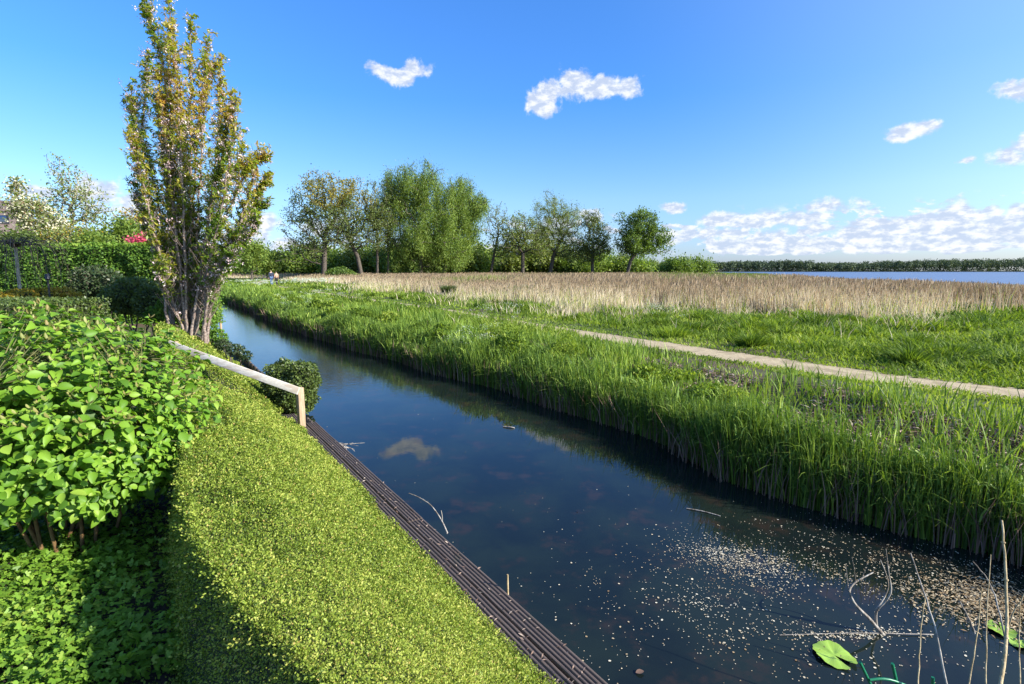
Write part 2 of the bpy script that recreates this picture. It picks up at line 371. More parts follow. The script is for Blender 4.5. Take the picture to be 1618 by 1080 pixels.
def box(mb, c, s, mat=0, rz=0., M3=None):
    sg = np.array([(x, y, z) for x in (-.5, .5) for y in (-.5, .5) for z in (-.5, .5)]) * np.array(s)
    if M3 is None:
        cz, sz = math.cos(rz), math.sin(rz); M3 = np.array(((cz, -sz, 0), (sz, cz, 0), (0, 0, 1)))
    V = sg @ np.asarray(M3).T + np.array(c)
    mb.add(V, [(0, 1, 3, 2), (4, 6, 7, 5), (0, 4, 5, 1), (2, 3, 7, 6), (0, 2, 6, 4), (1, 5, 7, 3)], mat)
def vnoise(x, y, sc, seed=0):
    """cheap smooth value noise on arrays, -1..1"""
    x = np.asarray(x) * sc + seed * 17.3; y = np.asarray(y) * sc - seed * 9.1
    xi, yi = np.floor(x), np.floor(y); fx, fy = x - xi, y - yi
    fx = fx * fx * (3 - 2 * fx); fy = fy * fy * (3 - 2 * fy)
    def h(a, b):
        q = np.sin(a * 127.1 + b * 311.7 + seed) * 43758.5453; return q - np.floor(q)
    v = (h(xi, yi) * (1 - fx) + h(xi + 1, yi) * fx) * (1 - fy) + (h(xi, yi + 1) * (1 - fx) + h(xi + 1, yi + 1) * fx) * fy
    return v * 2 - 1
def sstep(x, a, b):
    t_ = np.clip((np.asarray(x, float) - a) / (b - a), 0, 1); return t_ * t_ * (3 - 2 * t_)

# ---------------------------------------------------------------- lie of the land
RB = np.array([(14.5, -20), (9.2, -4), (6.2, 1.5), (4.95, 3.7), (4.51, 4.2), (3.9, 4.7), (3.41, 5.18), (2.97, 5.75), (2.4, 7.2), (1.4, 8.77), (0.0, 10.5), (-1.01, 11.6),
               (-2.24, 13.1), (-5.85, 17.4), (-9.28, 21.8), (-16.4, 32.4), (-25.7, 45.5), (-36, 60), (-65, 100), (-130, 180), (-2500, 3000)])
def xR(y): return np.interp(y, RB[:, 1], RB[:, 0]) + .10 * np.sin(np.asarray(y) * 1.9) * np.clip((np.asarray(y) - 3) * .2, 0, 1)
U = np.array((-.5768, .8169)); NL = np.array((-.8169, -.5768))      # along the deck / away from the water
DI = np.array((.27, 2.58))                                          # a point of the deck's inner edge
DO = np.array((.575, 2.64))
def xL(y):
    y = np.asarray(y, float); b = DO[0] + (y - DO[1]) * (U[0] / U[1])
    far = np.interp(y, [26, 45.5, 60, 100, 180, 3000], [0, 0, 0, 0, 0, 0])
    lim = xR(y) - np.interp(y, [0, 14, 22, 45, 100], [4.3, 4.3, 3.6, 4.4, 5])
    return np.where(y > 22, lim, b)
PC = np.array([(17.5, -2.5), (7.55, 7.3), (6.27, 8.4), (3.8, 12.0), (2.2, 14.3), (.85, 16.4), (-3.3, 23.4), (-10.5, 34), (-28.2, 60.5), (-36, 71), (-43, 90), (-50, 140)])
def xP(y): return np.interp(y, PC[:, 1], PC[:, 0])
RF = np.array([(32, 5), (26, 12), (20.5, 17), (13, 17.6), (9.5, 18.6), (7.25, 20.1), (1.5, 24.1), (-4.6, 33.5), (-12.6, 48), (-27, 74), (-60, 120)])
def front_d(x, y):
    """how far (m, roughly along y) a point lies behind the front of the dry reed bed"""
    o = np.argsort(RF[:, 0]); return y - np.interp(x, RF[o, 0], RF[o, 1])
def lakemask(x, y):
    a = np.degrees(np.arctan2(x, np.maximum(y, 1e-3)))
    th_a = np.interp(np.hypot(x, y), [110, 420], [26.5, 20.5]); return sstep(a, th_a, th_a + 2) * sstep(np.hypot(x, y), np.interp(a, [20, 30, 45], [95, 70, 58]), np.interp(a, [20, 30, 45], [100, 75, 62])) * (1 - sstep(np.asarray(y), 985, 1010))
def hgt(x, y):
    x = np.asarray(x, float); y = np.asarray(y, float)
    t_ = (x - xR(y)) * .82; l_ = (xL(y) - x) * .82
    hr = -.7 * (1 - sstep(t_, -.5, 0)) + .42 * sstep(t_, -.15, .9) + .28 * sstep(t_, .7, 2.4) + .05 * vnoise(x, y, .9, 1) * sstep(t_, .4, 1.5) * sstep(np.abs(x - xP(y)), .8, 1.5)
    hl = -.7 + .75 * sstep(l_, -.02, .02) + .70 * sstep(l_, .3, 1.5) + .03 * vnoise(x, y, 1.3, 2) * sstep(l_, 1, 2)
    hl = hl - .14 * sstep(l_, 1.0, 1.5) * (1 - sstep(l_, 5, 7)) * (1 - sstep(y, 6.5, 8.5))
    h_ = np.where(t_ > -.6, hr, np.where(l_ > -.1, hl, -.7))
    return h_ - 1.4 * lakemask(x, y)
ys = np.concatenate((np.arange(-20, 0, 1.), np.arange(0, 26, .16), 26 * np.exp(np.linspace(0, math.log(3800 / 26), 90))))
fo = np.concatenate((np.arange(-6.5, 6.5, .125), 6.5 * np.exp(np.linspace(0, math.log(4600 / 6.5), 72))))
fo = np.unique(np.round(np.concatenate((fo, -6.5 * np.exp(np.linspace(0, math.log(4600 / 6.5), 72)))), 4))
YY, FF = np.meshgrid(ys, fo, indexing='ij'); XX = FF + np.clip(xR(YY), -300, 50)
ZZ = hgt(XX, YY); nr, nc = YY.shape
idx = np.arange(nr * nc).reshape(nr, nc)
Fq = np.stack((idx[:-1, :-1], idx[:-1, 1:], idx[1:, 1:], idx[1:, :-1]), -1).reshape(-1, 4)
tag(MB().add(np.stack((XX, YY, ZZ), -1).reshape(-1, 3), Fq).build('ground', MT['ground'], smooth=True), 'grassy soil of garden, bank and meadow', 'ground', kind='structure')
# canal water sheet
yw = np.concatenate((np.arange(-20, 60, 1.), np.arange(60, 190, 10.)))
V = []; [V.extend([(float(xL(y)) - 2.5 if y > 12 else float(xL(y)) - .25, y, 0), (float(xR(y)) + 1.2, y, 0)]) for y in yw]
tag(MB().add(V, [(2 * i, 2 * i + 1, 2 * i + 3, 2 * i + 2) for i in range(len(yw) - 1)]).build('canal_water', MT['water']), 'calm dark blue water of the narrow canal', 'water', kind='structure')
# lake sheet
V = [(x, y, -.05) for y in (35, 300, 600, 1005) for x in (.33 * y, .33 * y + 300, 2.2 * y + 200, 3.5 * y + 900)]
tag(MB().add(V, [(4 * j + i, 4 * j + i + 1, 4 * j + i + 5, 4 * j + i + 4) for j in range(3) for i in range(3)]).build('lake_water', MT['lake']), 'blue open lake beyond the reed bed', 'water', kind='structure')
# path
yp = np.concatenate((np.arange(-2, 70, .35), np.arange(70, 130, 4.)))
hwid = .54; V = []
for y in yp:
    dx = float(xP(y + .5) - xP(y - .5)); k = math.hypot(dx, 1); ox, oy = hwid / k, -hwid * dx / k
    e1, e2 = .07 * math.sin(y * 2.3), .07 * math.sin(y * 3.1 + 1)
    for q, e in ((-1, e1), (-.35, 0), (.35, 0), (1, e2)):
        x_, y_ = float(xP(y)) + (q + e) * ox, y + (q + e) * oy
        V.append((x_, y_, .704 + .010 * (1 - q * q)))
tag(MB().add(V, [(4 * j + i, 4 * j + i + 1, 4 * j + i + 5, 4 * j + i + 4) for j in range(len(yp) - 1) for i in range(3)]).build('footpath', MT['path'], smooth=True), 'narrow pale sandy footpath along the far bank', 'path', kind='structure')

# ---------------------------------------------------------------- deck edge of grooved boards
def at_deck(s, w_, z): p = DI + U * s + NL * w_; return np.array((p[0], p[1], z))
def grooved(s0, s1, w0, w1, z, name, parent, ridges=5):
    w_ = w1 - w0; prof = []
    for k in range(ridges):
        a = w0 + w_ * k / ridges; q = w_ / ridges
        prof += [(a + q * .04, z - .014), (a + q * .14, z - .002), (a + q * .3, z), (a + q * .56, z), (a + q * .7, z - .002), (a + q * .8, z - .014)]
    prof = [(w0, z - .03)] + prof + [(w1, z - .03)]
    n = len(prof); st = np.linspace(s0, s1, 14); V = []
    wob = rng.normal(0, .0015, len(st)).cumsum()
    for s_, o_ in zip(st, wob):
        for a, b_ in prof: V.append(at_deck(s_, a, b_ + o_))
    F = [(i * n + j, i * n + j + 1, (i + 1) * n + j + 1, (i + 1) * n + j) for i in range(len(st) - 1) for j in range(n - 1)]
    F += [(i * n + n - 1, i * n, (i + 1) * n, (i + 1) * n + n - 1) for i in range(len(st) - 1)]
    mb_ = MB().add(V, F); e0 = [tuple(range(n))]
    mb_.add(V[:n], e0); mb_.add(V[-n:], e0)
    o = mb_.build(name, MT['deck'], None)
    ang = math.atan2(U[1], U[0])
    # put the board's own axes along its length so the grain runs with it
    me = o.data; cz, sz = math.cos(-ang), math.sin(-ang); arr = np.empty(len(me.vertices) * 3, np.float32); me.vertices.foreach_get('co', arr); arr = arr.reshape(-1, 3)
    base = at_deck(s0, w0, z); arr = arr - base; arr = np.stack((arr[:, 0] * cz - arr[:, 1] * sz, arr[:, 0] * sz + arr[:, 1] * cz, arr[:, 2]), 1)
    me.vertices.foreach_set('co', arr.astype(np.float32).ravel()); me.update()
    o.parent = parent; o.location = Vector(base) - Vector(parent.location); o.rotation_euler = (0, 0, ang)
    return o
dk = thing('plank_walkway', 'long dark plank edging with ribbed boards between the green slope and the water', 'walkway', tuple(at_deck(0, 0, .15)))
cuts_a = [-4.2, -1.3, 2.33, 4.9, 6.2]; cuts_b = [-4.2, -.2, 1.9, 5.1, 6.9]; 
for a, b_ in zip(cuts_a[:-1], cuts_a[1:]): grooved(a + .004, b_ - .004, -.265, -.115, .155, 'board', dk)
for a, b_ in zip(cuts_b[:-1], cuts_b[1:]): grooved(a + .004, b_ - .004, -.108, .05, .148, 'board', dk)
mb = MB(); 
for k in range(90):
    s_ = -4.2 + k * .121; p = at_deck(s_, -.235, -.23)
    box(mb, p, (.118, .03, .70 + .012 * random.random()), rz=math.atan2(U[1], U[0]))
mb.build('sheet_boards', MT['deck'], dk)

# ---------------------------------------------------------------- low clipped slope of ground cover
ENDS = 6.55                                    # where the steps interrupt the slope
def slope_z(s, w_, s0, s1, Wc):
    q_ = np.clip((w_ - .05) / Wc, 0, 1); rise = 1.13 * (.55 * np.sin(q_ * math.pi / 2) + .45 * q_) * np.interp(s, [4.2, 6.5, 7.2], [1, .80, 1])
    z = .17 + rise
    z = z - .70 * sstep(w_, Wc - .01, Wc + .13)
    e = np.minimum(sstep(s, s0 - .02, s0 + .35), 1 - sstep(s, s1 - .28, s1 + .02))
    return .16 + (z - .16) * (e * .9 + .1)
def slopew(s): return np.interp(s, [-2, -.56, 0, .6, 1.5, 4.5, 7, 9, 11.5, 14], [1.15, 1.34, 1.5, 1.6, 1.62, 1.4, 1.5, 1.55, 1.6, 1.3])
def ground_cover_slope(name, s0, s1, label, n_leaf, zscale=1.0, big=1.0):
    S, W_ = np.meshgrid(np.linspace(s0, s1, int((s1 - s0) / .06) + 2), np.linspace(0, 2.02, 52), indexing='ij')
    def surf(s, w_):
        z = slope_z(s, w_, s0, s1, slopew(s)); z = .16 + (z - .16) * zscale
        rel = .03 * vnoise(s, w_, 2.2, 4) + .016 * vnoise(s, w_, 7, 5) + .016 * vnoise(s, w_, 19, 6) + .009 * vnoise(s, w_, 41, 7)
        z = z + rel * sstep(w_, 0, .15)
        w2 = w_ + .055 + .035 * vnoise(s, 0 * s, 2.5, 8) * (1 - sstep(w_, .0, .5)) - .03
        p = DI[None] + U[None] * s.reshape(-1, 1) + NL[None] * w2.reshape(-1, 1)
        return np.column_stack((p, z.ravel()))
    P0 = surf(S, W_); P0[:, 2] -= .040 * big; a, b_ = S.shape; ix = np.arange(a * b_).reshape(a, b_)
    F = np.stack((ix[:-1, :-1], ix[1:, :-1], ix[1:, 1:], ix[:-1, 1:]), -1).reshape(-1, 4)
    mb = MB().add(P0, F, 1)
    # leaves
    k = int(n_leaf * 1.0); u = rng.random(k)
    dm0, dm1 = max(1.5, s0 + 3.2), s1 + 3.2                # density falls with distance from the viewer
    s = dm0 * np.exp(u * math.log(dm1 / dm0)) - 3.2 if s0 > -1 else np.where(u < .22, rng.uniform(s0, -1.2, k), 2.0 * np.exp(rng.random(k) * math.log((s1 + 3.2) / 2.0)) - 3.2)
    w_ = rng.uniform(-.02, 2.0, k); fl_ = rng.random(k) < .2; w_[fl_] = (slopew(s) + rng.uniform(-.03, .15, k))[fl_]
    P = surf(s, w_); e = .02
    dS = surf(s + e, w_) - P; dW = surf(s, w_ + e) - P; nn = nrm(np.cross(dS, dW)); nn[nn[:, 2] < 0] *= -1
    P = P + nn * rng.normal(-.006, .012 * big, (k, 1))
    up = nrm(nn + rng.normal(0, .55, (k, 3))); yd = nrm(rng.normal(0, 1, (k, 3)) + nn * .5)
    dist = np.hypot(P[:, 0], P[:, 1]); sz = (.0060 + .0022 * dist) * rng.uniform(.65, 1.35, k) * big
    var = np.clip(.42 + .16 * vnoise(s, w_, 1.3, 9) + .12 * vnoise(s, w_, 6, 3) + rng.normal(0, .19, k), 0, .8)
    red = rng.random(k) < .035; var[red] = rng.uniform(.85, 1, red.sum())
    scat(mb, RH, P, yd, up, sz, var)
    # stray sprigs
    m_ = k // 120; ii = rng.integers(0, k, m_)
    for q in range(4):
        pp = P[ii] + nn[ii] * (.012 + .012 * q) + rng.normal(0, .004, (m_, 3)); scat(mb, RH, pp, nrm(nn[ii] + rng.normal(0, .7, (m_, 3))), rdir(m_), sz[ii] * 1.1, np.clip(var[ii] + .15, 0, .8))
    return tag(mb.build(name, [MT['hedge'], MT['core']]), label, 'ground cover hedge')
ground_cover_slope('clipped_hedge', -3.2, ENDS, 'bright green low clipped hedge sloping to the plank edging in front of the handrail', 720000)
ground_cover_slope('clipped_hedge', ENDS + .58, 12.6, 'far low clipped green slope behind the wooden handrail, ending at the cherry trunks', 200000)
# steps between the two slopes
mb = MB()
for k in range(5):
    c = at_deck(ENDS + .29, .12 + k * .32, -.12 + k * .13); box(mb, c, (.62, .34, .40), rz=math.atan2(U[1], U[0]))
tag(mb.build('garden_steps', MT['deck']), 'dark timber steps down to the water, hidden between the two green slopes', 'steps')

# ---------------------------------------------------------------- handrail
A = D(469, 611, 7.5); B = D(268, 538, 8.1)
hr = thing('handrail', 'pale weathered wooden handrail on posts beside the steps to the water', 'handrail', (A[0], A[1], .2))
dv = B - A; ln = np.linalg.norm(dv); X_ = dv / ln; Z_ = np.array((0, 0, 1.)) - X_ * X_[2]
Y_ = nrm(np.cross(Z_, X_)); Z_ = nrm(np.cross(X_, Y_))
tilt = R(16); Y2 = Y_ * math.cos(tilt) + Z_ * math.sin(tilt); Z2 = np.cross(X_, Y2)
mb = MB(); box(mb, (A + B) / 2 + np.array((0, 0, -.055)), (ln + .06, .036, .112), M3=np.column_stack((X_, Y2, Z2)))
rail = mb.build('rail', MT['wood'], hr)
rz_ = math.atan2(dv[1], dv[0])
mb = MB(); c0 = A + np.array((0.02, .05, 0)); box(mb, (c0[0], c0[1], (A[2] - .02 + .1) / 2), (.09, .09, A[2] - .02 - .1), rz=rz_ - .5); mb.build('post', MT['post'], hr)
mb = MB(); c0 = B + np.array((.04, .06, 0)); box(mb, (c0[0], c0[1], (B[2] - .02 + .5) / 2), (.075, .075, B[2] - .02 - .5), rz=rz_ - .2); mb.build('post', MT['post'], hr)
for o in hr.children:
    bv = o.modifiers.new('bevel', 'BEVEL'); bv.width = .005; bv.segments = 2

# ---------------------------------------------------------------- generic shrub made of leaves over a lumpy volume
def ellips(n, c, r, shell=.75, flat_bottom=None):
    d = rdir(n); rad = (shell + (1 - shell) * rng.random(n) ** .7)
    lump = 1 + .10 * np.sin(d[:, 0] * 5 + c[0]) * np.sin(d[:, 1] * 6 + 1) + .08 * np.sin(d[:, 2] * 9 + c[1])
    p = np.array(c) + d * np.array(r) * (rad * lump)[:, None]
    return p, nrm(d / np.array(r))
def shrub(name, label, cat, lobes, n, size, leaf, group=None, stem=None, loc=None, T=RH, base=.7, shell=.7, core=True, jit=.5, variance=.2):
    cx = np.mean([l[0][0] for l in lobes]); cy = np.mean([l[0][1] for l in lobes]); loc = (cx, cy, base)
    th = thing(name, label, cat, loc, group); mb = MB(); vol = np.array([l[1][0] * l[1][1] + l[1][0] * l[1][2] for l in lobes]); vol /= vol.sum()
    for (c, r), v in zip(lobes, vol):
        k = int(n * v); p, nn = ellips(k, c, r, shell); ok = p[:, 2] > base - .05; p = p[ok]; nn = nn[ok]; k = len(p)
        lf = np.clip(.5 + .18 * vnoise(p[:, 0] + p[:, 2], p[:, 1] - p[:, 2], 1.2 / max(r), 3) + rng.normal(0, variance, k), 0, 1)
        scat(mb, T, p, nrm(rdir(k) + nn * .6 + np.array((0, 0, .2))), nrm(nn + rng.normal(0, jit, (k, 3))), size * rng.uniform(.6, 1.4, k), lf)
        if core:
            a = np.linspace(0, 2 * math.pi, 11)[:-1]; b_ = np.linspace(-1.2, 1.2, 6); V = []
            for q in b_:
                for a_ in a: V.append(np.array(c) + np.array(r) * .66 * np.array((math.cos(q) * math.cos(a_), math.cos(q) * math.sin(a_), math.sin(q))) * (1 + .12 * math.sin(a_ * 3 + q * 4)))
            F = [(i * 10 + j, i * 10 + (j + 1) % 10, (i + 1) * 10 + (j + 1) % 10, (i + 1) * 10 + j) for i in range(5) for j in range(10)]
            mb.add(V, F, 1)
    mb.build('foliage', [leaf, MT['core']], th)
    sm = MB(); zc = min(l[0][2] for l in lobes)
    for k in range(5):
        a = k * 1.3 + cx; l = lobes[k % len(lobes)]; e = np.array(l[0]) + np.array((math.cos(a), math.sin(a), .3)) * np.array(l[1]) * .6
        b0 = np.array((cx + .1 * math.cos(a), cy + .1 * math.sin(a), base - .05)); mid = (b0 + e) / 2 + np.array((0, 0, -.1))
        tube(sm, [b0, mid, e], [.025 * (1 + size * 3), .018, .008], 5)
    sm.build('stem', stem or MT['bark'], th)
    return th

# ---------------------------------------------------------------- trees
def tree(name, label, cat, base, lobes, npts, nleaf, leafsize, leafmats, group=None, trunk_top=None, bark='bark', trunk_r=.3, seed=1, T=RH, bf=.35, spread=.45, weep=0, twigr=.02, frac2=None, trunk=None, minr=.02, leafz=0.0, extra=None):
    """greedy branching: twig points spread through the crown's lobes join the nearest branch, radii follow the pipe model"""
    r0 = np.random.default_rng(seed); base = np.array(base, float)
    th = thing(name, label, cat, tuple(base), group)
    vol = np.array([np.prod(l[1]) ** .8 for l in lobes]); vol /= vol.sum(); pts = []
    for (c, r), v in zip(lobes, vol):
        k = max(6, int(npts * v)); d = r0.normal(size=(k, 3)); d /= np.linalg.norm(d, axis=1)[:, None]
        pts.append(np.array(c) + d * np.array(r) * (r0.random(k)[:, None] ** .42) * (1 + .13 * r0.normal(size=(k, 1))))
    pts = np.concatenate(pts); pts = pts[pts[:, 2] > base[2] + .6]
    tk = trunk if trunk is not None else [base, base + (np.array(trunk_top) - base) * .5 + np.array((.01, .01, 0)), np.array(trunk_top)]
    nodes = []; par = []; plen = []
    for i in range(len(tk) - 1):
        m_ = 4
        for j in range(m_):
            nodes.append(np.array(tk[i]) * (1 - j / m_) + np.array(tk[i + 1]) * j / m_)
    nodes.append(np.array(tk[-1])); ntk = len(nodes); par = [-1] + list(range(ntk - 1)); plen = list(np.arange(ntk) * .5)
    P = list(nodes); 
    rem = pts.copy(); alive = np.ones(len(rem), bool)
    best = np.full(len(rem), 1e9); bi = np.zeros(len(rem), int)
    def upd(j):
        d = rem - P[j]; dd = np.sqrt((d ** 2).sum(1) + 1e-9); up = d[:, 2] / dd
        c = dd * (1.0 + .35 * np.clip(-up, 0, 1)) + bf * plen[j]
        if j < 3 and ntk > 4: c = c + 3
        m_ = c < best; best[m_] = c[m_]; bi[m_] = j
    for j in range(ntk): upd(j)
    for _ in range(len(rem)):
        c = np.where(alive, best, 1e9); i = int(c.argmin()); alive[i] = False; j = int(bi[i])
        L_ = np.linalg.norm(rem[i] - P[j]); mid = (P[j] + rem[i]) / 2 + r0.normal(0, .06, 3) * L_ + np.array((0, 0, .03 * L_))
        P.append(mid); par.append(j); plen.append(plen[j] + L_ / 2); k1 = len(P) - 1; upd(k1)
        P.append(rem[i].copy()); par.append(k1); plen.append(plen[k1] + L_ / 2); upd(len(P) - 1)
    P = np.array(P); n = len(P); ex = 2.3; acc = np.zeros(n); kids = [[] for _ in range(n)]
    for i in range(n): 
        if par[i] >= 0: kids[par[i]].append(i)
    for i in range(n - 1, -1, -1):
        if not kids[i]: acc[i] += 1
        if par[i] >= 0: acc[par[i]] += acc[i]
    rad = acc ** (1 / ex); rad = rad / rad[0] * trunk_r; rad = np.maximum(rad, minr)
    rad[0] *= 1.35
    # tubes: one chain per continuing branch
    tm = MB(); done = set()
    def chain(st):
        seq = [par[st], st] if par[st] >= 0 else [st]
        cur_ = st; extra_ = []
        while kids[cur_]:
            ks = sorted(kids[cur_], key=lambda q: -acc[q]); extra_ += ks[1:]; cur_ = ks[0]; seq.append(cur_)
        return seq, extra_
    stack = [0]
    while stack:
        st = stack.pop(); seq, ex_ = chain(st); stack += ex_
        rr = rad[seq].copy(); 
        if par[st] >= 0: rr[0] = rr[1]
        tube(tm, P[seq], rr, 8 if rr[0] > .12 else (5 if rr[0] > .04 else 3), cap=False)
    tm.build('trunk', MT[bark], th, smooth=True)
    # leaves round the twig points
    cm = MB(); tips = np.arange(ntk, n); k = nleaf; ii = r0.choice(tips, k)
    lp = P[ii] + r0.normal(0, spread, (k, 3)) * (.5 + r0.random((k, 1)))
    clump = r0.random(n)[ii]
    if weep > 0:
        dn = r0.random(k) ** 1.3 * weep; lp[:, 2] -= dn; lp[:, :2] += r0.normal(0, .05, (k, 2))
        lp[:, 2] = np.maximum(lp[:, 2], base[2] + .4 + r0.random(k) * .6)
    mats = leafmats; var = np.clip(.25 + .5 * clump + r0.normal(0, .14, k), 0, 1)
    yd = nrm(r0.normal(size=(k, 3)) + np.array((0, 0, -1.4 if weep else leafz))); zn = nrm(r0.normal(size=(k, 3)) + np.array((0, 0, .7)))
    mi = np.zeros(k, int)
    if len(mats) > 1: mi = frac2(lp, clump, r0).astype(int)
    for q in range(len(mats)):
        s_ = mi == q
        scat(cm, T if not isinstance(T, list) else T[q], lp[s_], yd[s_], zn[s_], leafsize * r0.uniform(.6, 1.4, s_.sum()), var[s_], q)
    cm.build('crown', [MT[q] for q in mats], th)
    return th
def lobe(px, py, y, hw, hh, depth=None):
    c = D(px, py, y); k = y / 812.; return (tuple(c), (hw * k, (depth or hw) * k, hh * k))
def foot(px, y, z=.68): c = D(px, 430, y); return (c[0], y, z)

# copse beyond the meadow
def goldf(zmin, xc, wd):
    def f(lp, cl, r0): return ((lp[:, 2] > zmin + 3 * np.abs(lp[:, 0] - xc) / wd) & (r0.random(len(lp)) < .75))
    return f
y = 99; c = D(520, 300, y)
tree('alder_tree', 'tall open tree with ochre tinged top at the left end of the copse', 'tree', foot(511, y), [lobe(515, 315, y, 48, 42), lobe(490, 350, y, 46, 45), lobe(540, 350, y, 38, 42), lobe(480, 395, y, 42, 24), lobe(505, 290, y, 26, 22)], 520, 17000, .30, ['alder', 'aldergold'], trunk_top=tuple(D(513, 380, y)), trunk_r=.48, seed=3, frac2=goldf(13.5, c[0], 4), spread=.42, bf=.30)
y = 104; c = D(548, 300, y)
tree('alder_tree', 'leaning tree with forked dark trunk and ochre crown, right of the dark bush', 'tree', foot(572, y), [lobe(548, 310, y, 32, 32), lobe(590, 345, y, 34, 40), lobe(552, 370, y, 36, 26)], 330, 10000, .30, ['alder', 'aldergold'], trunk=[foot(572, y), D(565, 405, y), D(548, 370, y)], trunk_r=.42, seed=4, frac2=goldf(12, c[0], 5), spread=.4, bf=.3)
y = 106
tree('slender_tree', 'slim dark trunked tree just left of the big willow, thicker of two', 'tree', foot(596, y), [lobe(598, 325, y, 26, 46), lobe(590, 360, y, 30, 40)], 260, 5000, .28, ['alder'], trunk_top=tuple(D(596, 370, y)), trunk_r=.26, seed=5, spread=.35)
tree('slender_tree', 'slimmest straight trunk standing against the left edge of the big willow', 'tree', foot(613, y + 1), [lobe(614, 330, y + 1, 16, 44), lobe(612, 365, y + 1, 20, 36)], 160, 3200, .28, ['alder'], trunk_top=tuple(D(613, 360, y + 1)), trunk_r=.2, seed=6, spread=.35)
y = 110
tree('willow_tree', 'tallest and broadest willow in the middle of the copse with hanging green shoots', 'tree', foot(663, y), [lobe(655, 290, y, 44, 36), lobe(630, 320, y, 38, 40), lobe(690, 325, y, 44, 44), lobe(668, 365, y, 58, 44), lobe(620, 280, y, 24, 20), lobe(705, 385, y, 40, 36), lobe(640, 395, y, 40, 30), lobe(710, 328, y, 26, 34), lobe(672, 276, y, 26, 22)], 700, 90000, .40, ['willow'], trunk_top=tuple(D(665, 385, y)), trunk_r=.55, seed=7, T=RN, weep=2.6, spread=.5)
y = 114
tree('willow_tree', 'second weeping willow pressed against the right flank of the tallest one', 'tree', foot(700, y), [lobe(728, 300, y, 30, 24), lobe(742, 335, y, 30, 34), lobe(720, 370, y, 34, 38), lobe(762, 318, y, 16, 14)], 300, 36000, .40, ['willow'], trunk_top=tuple(D(710, 385, y)), trunk_r=.36, seed=8, T=RN, weep=2.4, spread=.45)
y = 118
tree('thin_crowned_tree', 'sparse grey brown tree on a leaning trunk right of the willows', 'tree', foot(774, y), [lobe(785, 350, y, 26, 32), lobe(795, 385, y, 28, 26)], 300, 2600, .26, ['palewil'], trunk=[foot(774, y), D(780, 405, y), D(786, 375, y)], trunk_r=.3, seed=9, spread=.35, minr=.03)
y = 116
tree('spreading_tree', 'wide low spreading tree between the leaning bare tree and the pale tall willow', 'tree', foot(826, y), [lobe(822, 362, y, 32, 26), lobe(805, 385, y, 26, 20), lobe(850, 385, y, 26, 22)], 300, 9000, .3, ['palewil'], trunk_top=tuple(D(826, 400, y)), trunk_r=.4, seed=10, spread=.4)
tree('pale_willow_tree', 'tall grey green willow with pale leaning stems in the right group of the copse', 'tree', foot(868, y + 3), [lobe(865, 328, y + 3, 26, 22), lobe(895, 340, y + 3, 28, 24), lobe(880, 370, y + 3, 40, 34), lobe(905, 395, y + 3, 28, 24), lobe(855, 365, y + 3, 22, 26)], 420, 24000, .34, ['palewil'], trunk=[foot(868, y + 3), D(874, 405, y + 3), D(885, 380, y + 3)], trunk_r=.42, seed=12, T=RN, spread=.42, bark='bark')
tree('spreading_tree', 'dark stemmed tree with drooping outer branches at the right end of the main copse', 'tree', foot(936, y), [lobe(935, 352, y, 20, 22), lobe(945, 385, y, 28, 28), lobe(922, 395, y, 22, 20)], 300, 9500, .3, ['alder'], trunk_top=tuple(D(936, 395, y)), trunk_r=.36, seed=13, spread=.4)
y = 112
tree('oak_tree', 'round crowned lone tree on a bent trunk standing apart at the right of the copse', 'tree', foot(990, y), [lobe(1010, 352, y, 30, 20), lobe(995, 375, y, 24, 20), lobe(1035, 372, y, 26, 20), lobe(1015, 392, y, 36, 12)], 330, 17000, .34, ['oak'], trunk=[foot(990, y), D(996, 412, y), D(1006, 398, y)], trunk_r=.38, seed=14, spread=.42)
# left end behind the cherry
for i, (px, top, hw, y) in enumerate(((397, 378, 22, 92), (422, 398, 18, 99))):
    tree('background_tree', ['bushy bright green tree seen between the cherry and the copse', 'lower green tree beside the bushy one left of the copse'][i], 'tree', foot(px, y), [lobe(px, (top + 425) / 2, y, hw, (425 - top) / 2), lobe(px + 5, top + 18, y, hw * .6, 14)], 160, 6500, .33, ['willow'], trunk_top=tuple(D(px, 412, y)), trunk_r=.2, seed=20 + i, spread=.5)
# belt of low trees behind the reed bed: four builds, copied
protos = []; BG = 'low trees in the belt behind the reed bed'; BL = 'low rounded green tree in the dense belt behind the copse trunks and reeds'
for i in range(4):
    hh = (3.2, 2.6, 3.8, 2.9)[i]
    o = tree('low_tree', BL, 'tree', (0, 0, 0), [((0, 0, hh * .8), (3.0, 2.4, hh * .75)), ((1.6, .4, hh * .55), (2.2, 2, hh * .5)), ((-1.5, -.3, hh * .5), (2.2, 2, hh * .5))], 90, 4200, .42, [['willow', 'oak', 'palewil', 'willow'][i]], group=BG, trunk_top=(0.1, 0, hh * .4), trunk_r=.16, seed=30 + i, spread=.55)
    protos.append(o)
belt = []
for k in range(56):
    px = 372 + k * 13.2 + rng.uniform(-5, 5); y = rng.uniform(124, 150)
    if px > 1000: y = rng.uniform(150, 190)
    belt.append((px, y, rng.uniform(1.2, 2.0) * (1.0 if px < 960 else .75)))
for k, (px, y, sc) in enumerate(belt):
    c = foot(px, y); o = protos[k % 4]
    if k < 4: o.location = c; o.scale = (sc, sc, sc * .95)
    else: copytree(o, c, (sc * rng.uniform(.85, 1.2), sc, sc * rng.uniform(.75, 1.1)), rng.uniform(0, 6.28), BL, BG)
# dark bush below the alders
c = foot(537, 92); shrub('dark_bush', 'rounded dark green bush at the foot of the left copse trees', 'bush', [((c[0], c[1], 1.5), (2.6, 2, 1.6)), ((c[0] + 1.8, c[1], 1.2), (1.8, 1.5, 1.1))], 5000, .25, MT['oak'])

